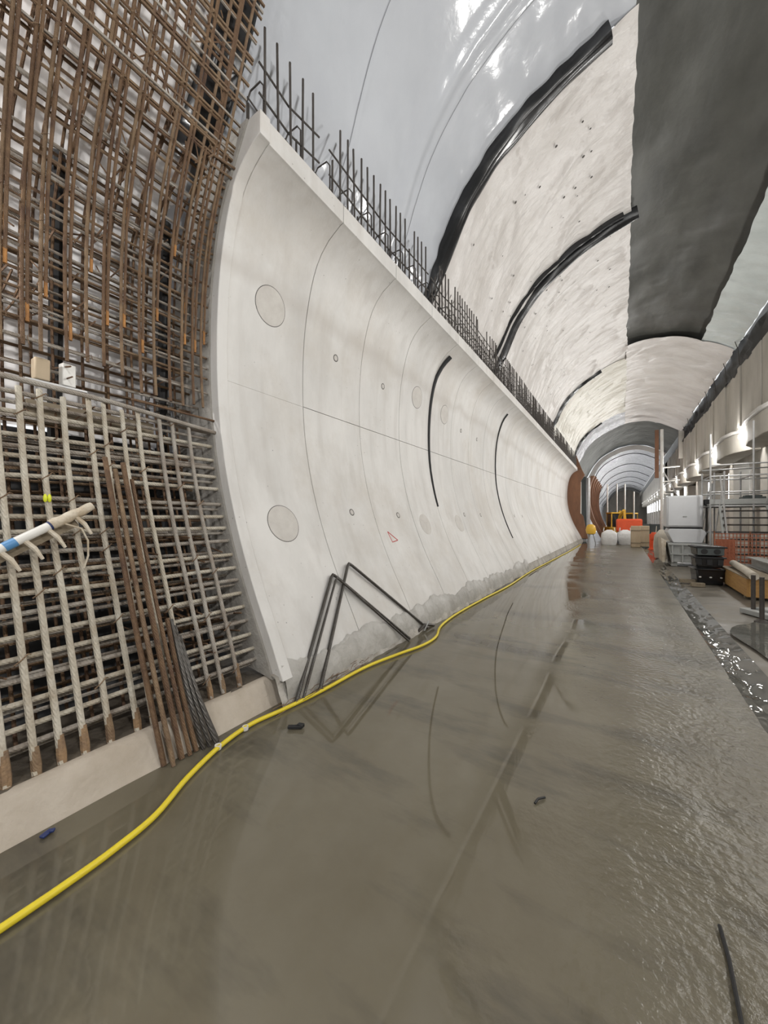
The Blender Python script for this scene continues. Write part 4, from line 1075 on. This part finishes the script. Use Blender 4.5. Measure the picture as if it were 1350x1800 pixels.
# two dark posts in front of the plywood box
for (x, y, h_, lab) in ((1.83, 8.54, 0.66, 'left dark steel post standing before the plywood box'), (1.80, 7.95, 0.70, 'right dark steel post with a foot, nearest the puddle')):
    g = tag(empty('steel_post', (x, y, 0)), lab, 'post', 'dark steel posts on the side slab')
    MB().cyl((0, 0, 0), (0, 0, h_), 0.03, 10).build('shaft', M['darkbar'], g)
    MB().lathe([(0.09, 0.0), (0.09, 0.015), (0.035, 0.05)], (0, 0, 0), 12).build('foot', M['darkbar'], g)
thing1(MB().box((2.1, 8.3, 0.05), (0.5, 0.9, 0.08), 0.5).box((2.15, 8.3, 0.11), (0.3, 0.7, 0.04), 0.5), 'steel_tray', M['greymetal'], 'low grey tray lying right of the dark posts', 'tray', bevel=0.01)

# scaffold stair tower
g = tag(empty('scaffold_tower', (3.3, 16.3, 0)), 'scaffold stair tower with landings standing before the right wall', 'scaffold')
for x, h_ in ((-0.95, 4.30), (-0.62, 3.1), (0.05, 4.6), (0.85, 4.0)):
    for y in (-0.7, 0.8):
        MB().cyl((x, y, 0), (x, y, h_ if y < 0 else 3.2), 0.026, 8).build('standard', M['galv'], g)
for z in (0.25, 1.15, 2.0, 2.45, 2.95, 3.3):
    for y in (-0.7, 0.8): MB().cyl((-0.95, y, z), (0.95, y, z), 0.022, 8).build('ledger', M['galv'], g)
for z in (1.15, 2.0, 2.95):
    for x in (-0.95, 0.05, 0.85): MB().cyl((x, -0.7, z), (x, 0.8, z), 0.022, 8).build('transom', M['galv'], g)
for y in (-0.55, -0.25, 0.05, 0.35, 0.65): MB().box((-0.05, y, 2.06), (1.8, 0.27, 0.05)).build('deck_board', M['greymetal'], g)
MB().box((-0.05, -0.72, 2.14), (1.8, 0.03, 0.16)).build('toe_board', M['greymetal'], g)
MB().cyl((-0.95, -0.72, 0.3), (-0.62, -0.72, 2.9), 0.02, 6).build('diagonal', M['galv'], g)
MB().cyl((0.3, -0.72, 2.1), (0.85, -0.72, 3.6), 0.02, 6).build('diagonal', M['galv'], g)
for x in (-0.72, 0.35): MB().tube([(x, -1.7, 0.15), (x, -0.72, 2.0)], 0.045, 6).build('stringer', M['greymetal'], g)
for k in range(8):
    MB().box((-0.18, -1.60 + 0.115 * k, 0.34 + 0.215 * k), (1.05, 0.22, 0.045)).build('tread', M['steel'], g)
for x in (-0.72, 0.35): MB().tube([(x, -1.7, 0.15), (x, -1.7, 1.1), (x, -0.72, 2.95)], 0.022, 6).build('handrail', M['galv'], g)
thing1(MB().box((3.45, 16.2, 2.19), (0.55, 0.4, 0.22)).box((3.45, 16.2, 2.32), (0.4, 0.3, 0.06)), 'tool_case', M['darkgreen'], 'dark greenish case lying on the landing of the stair tower', 'case', bevel=0.015)
g = tag(empty('leaning_poles', (2.35, 17.6, 0)), 'scaffold poles leaning between the pale box and the stair tower', 'poles')
for k in range(4): MB().cyl((-0.25 + 0.12 * k, -0.3 + 0.1 * k, 0), (0.28 + 0.06 * k, 0.3, 2.6 + 0.15 * k), 0.024, 8).build('pole', M['galv'], g)
# orange netting fence
g = tag(empty('netting_fence', (3.0, 14.0, 0)), 'orange plastic netting fence in front of the stair tower', 'fence')
for k in range(4): MB().cyl((-0.8 + 0.75 * k, 0.05, 0), (-0.8 + 0.75 * k, 0.05, 1.25), 0.02, 6).build('stake', M['corten'], g)
nb = MB()
for k in range(30): nb.box((-0.8 + 0.078 * k, 0, 0.78), (0.018, 0.008, 0.84))
for k in range(9): nb.box((0.35, 0, 0.38 + 0.10 * k), (2.3, 0.008, 0.02))
nb.build('netting', M['netting'], g, kind='stuff')
MB().box((-0.55, 0.12, 0.62), (0.42, 0.05, 0.8)).build('sheet', M['netting'], g)
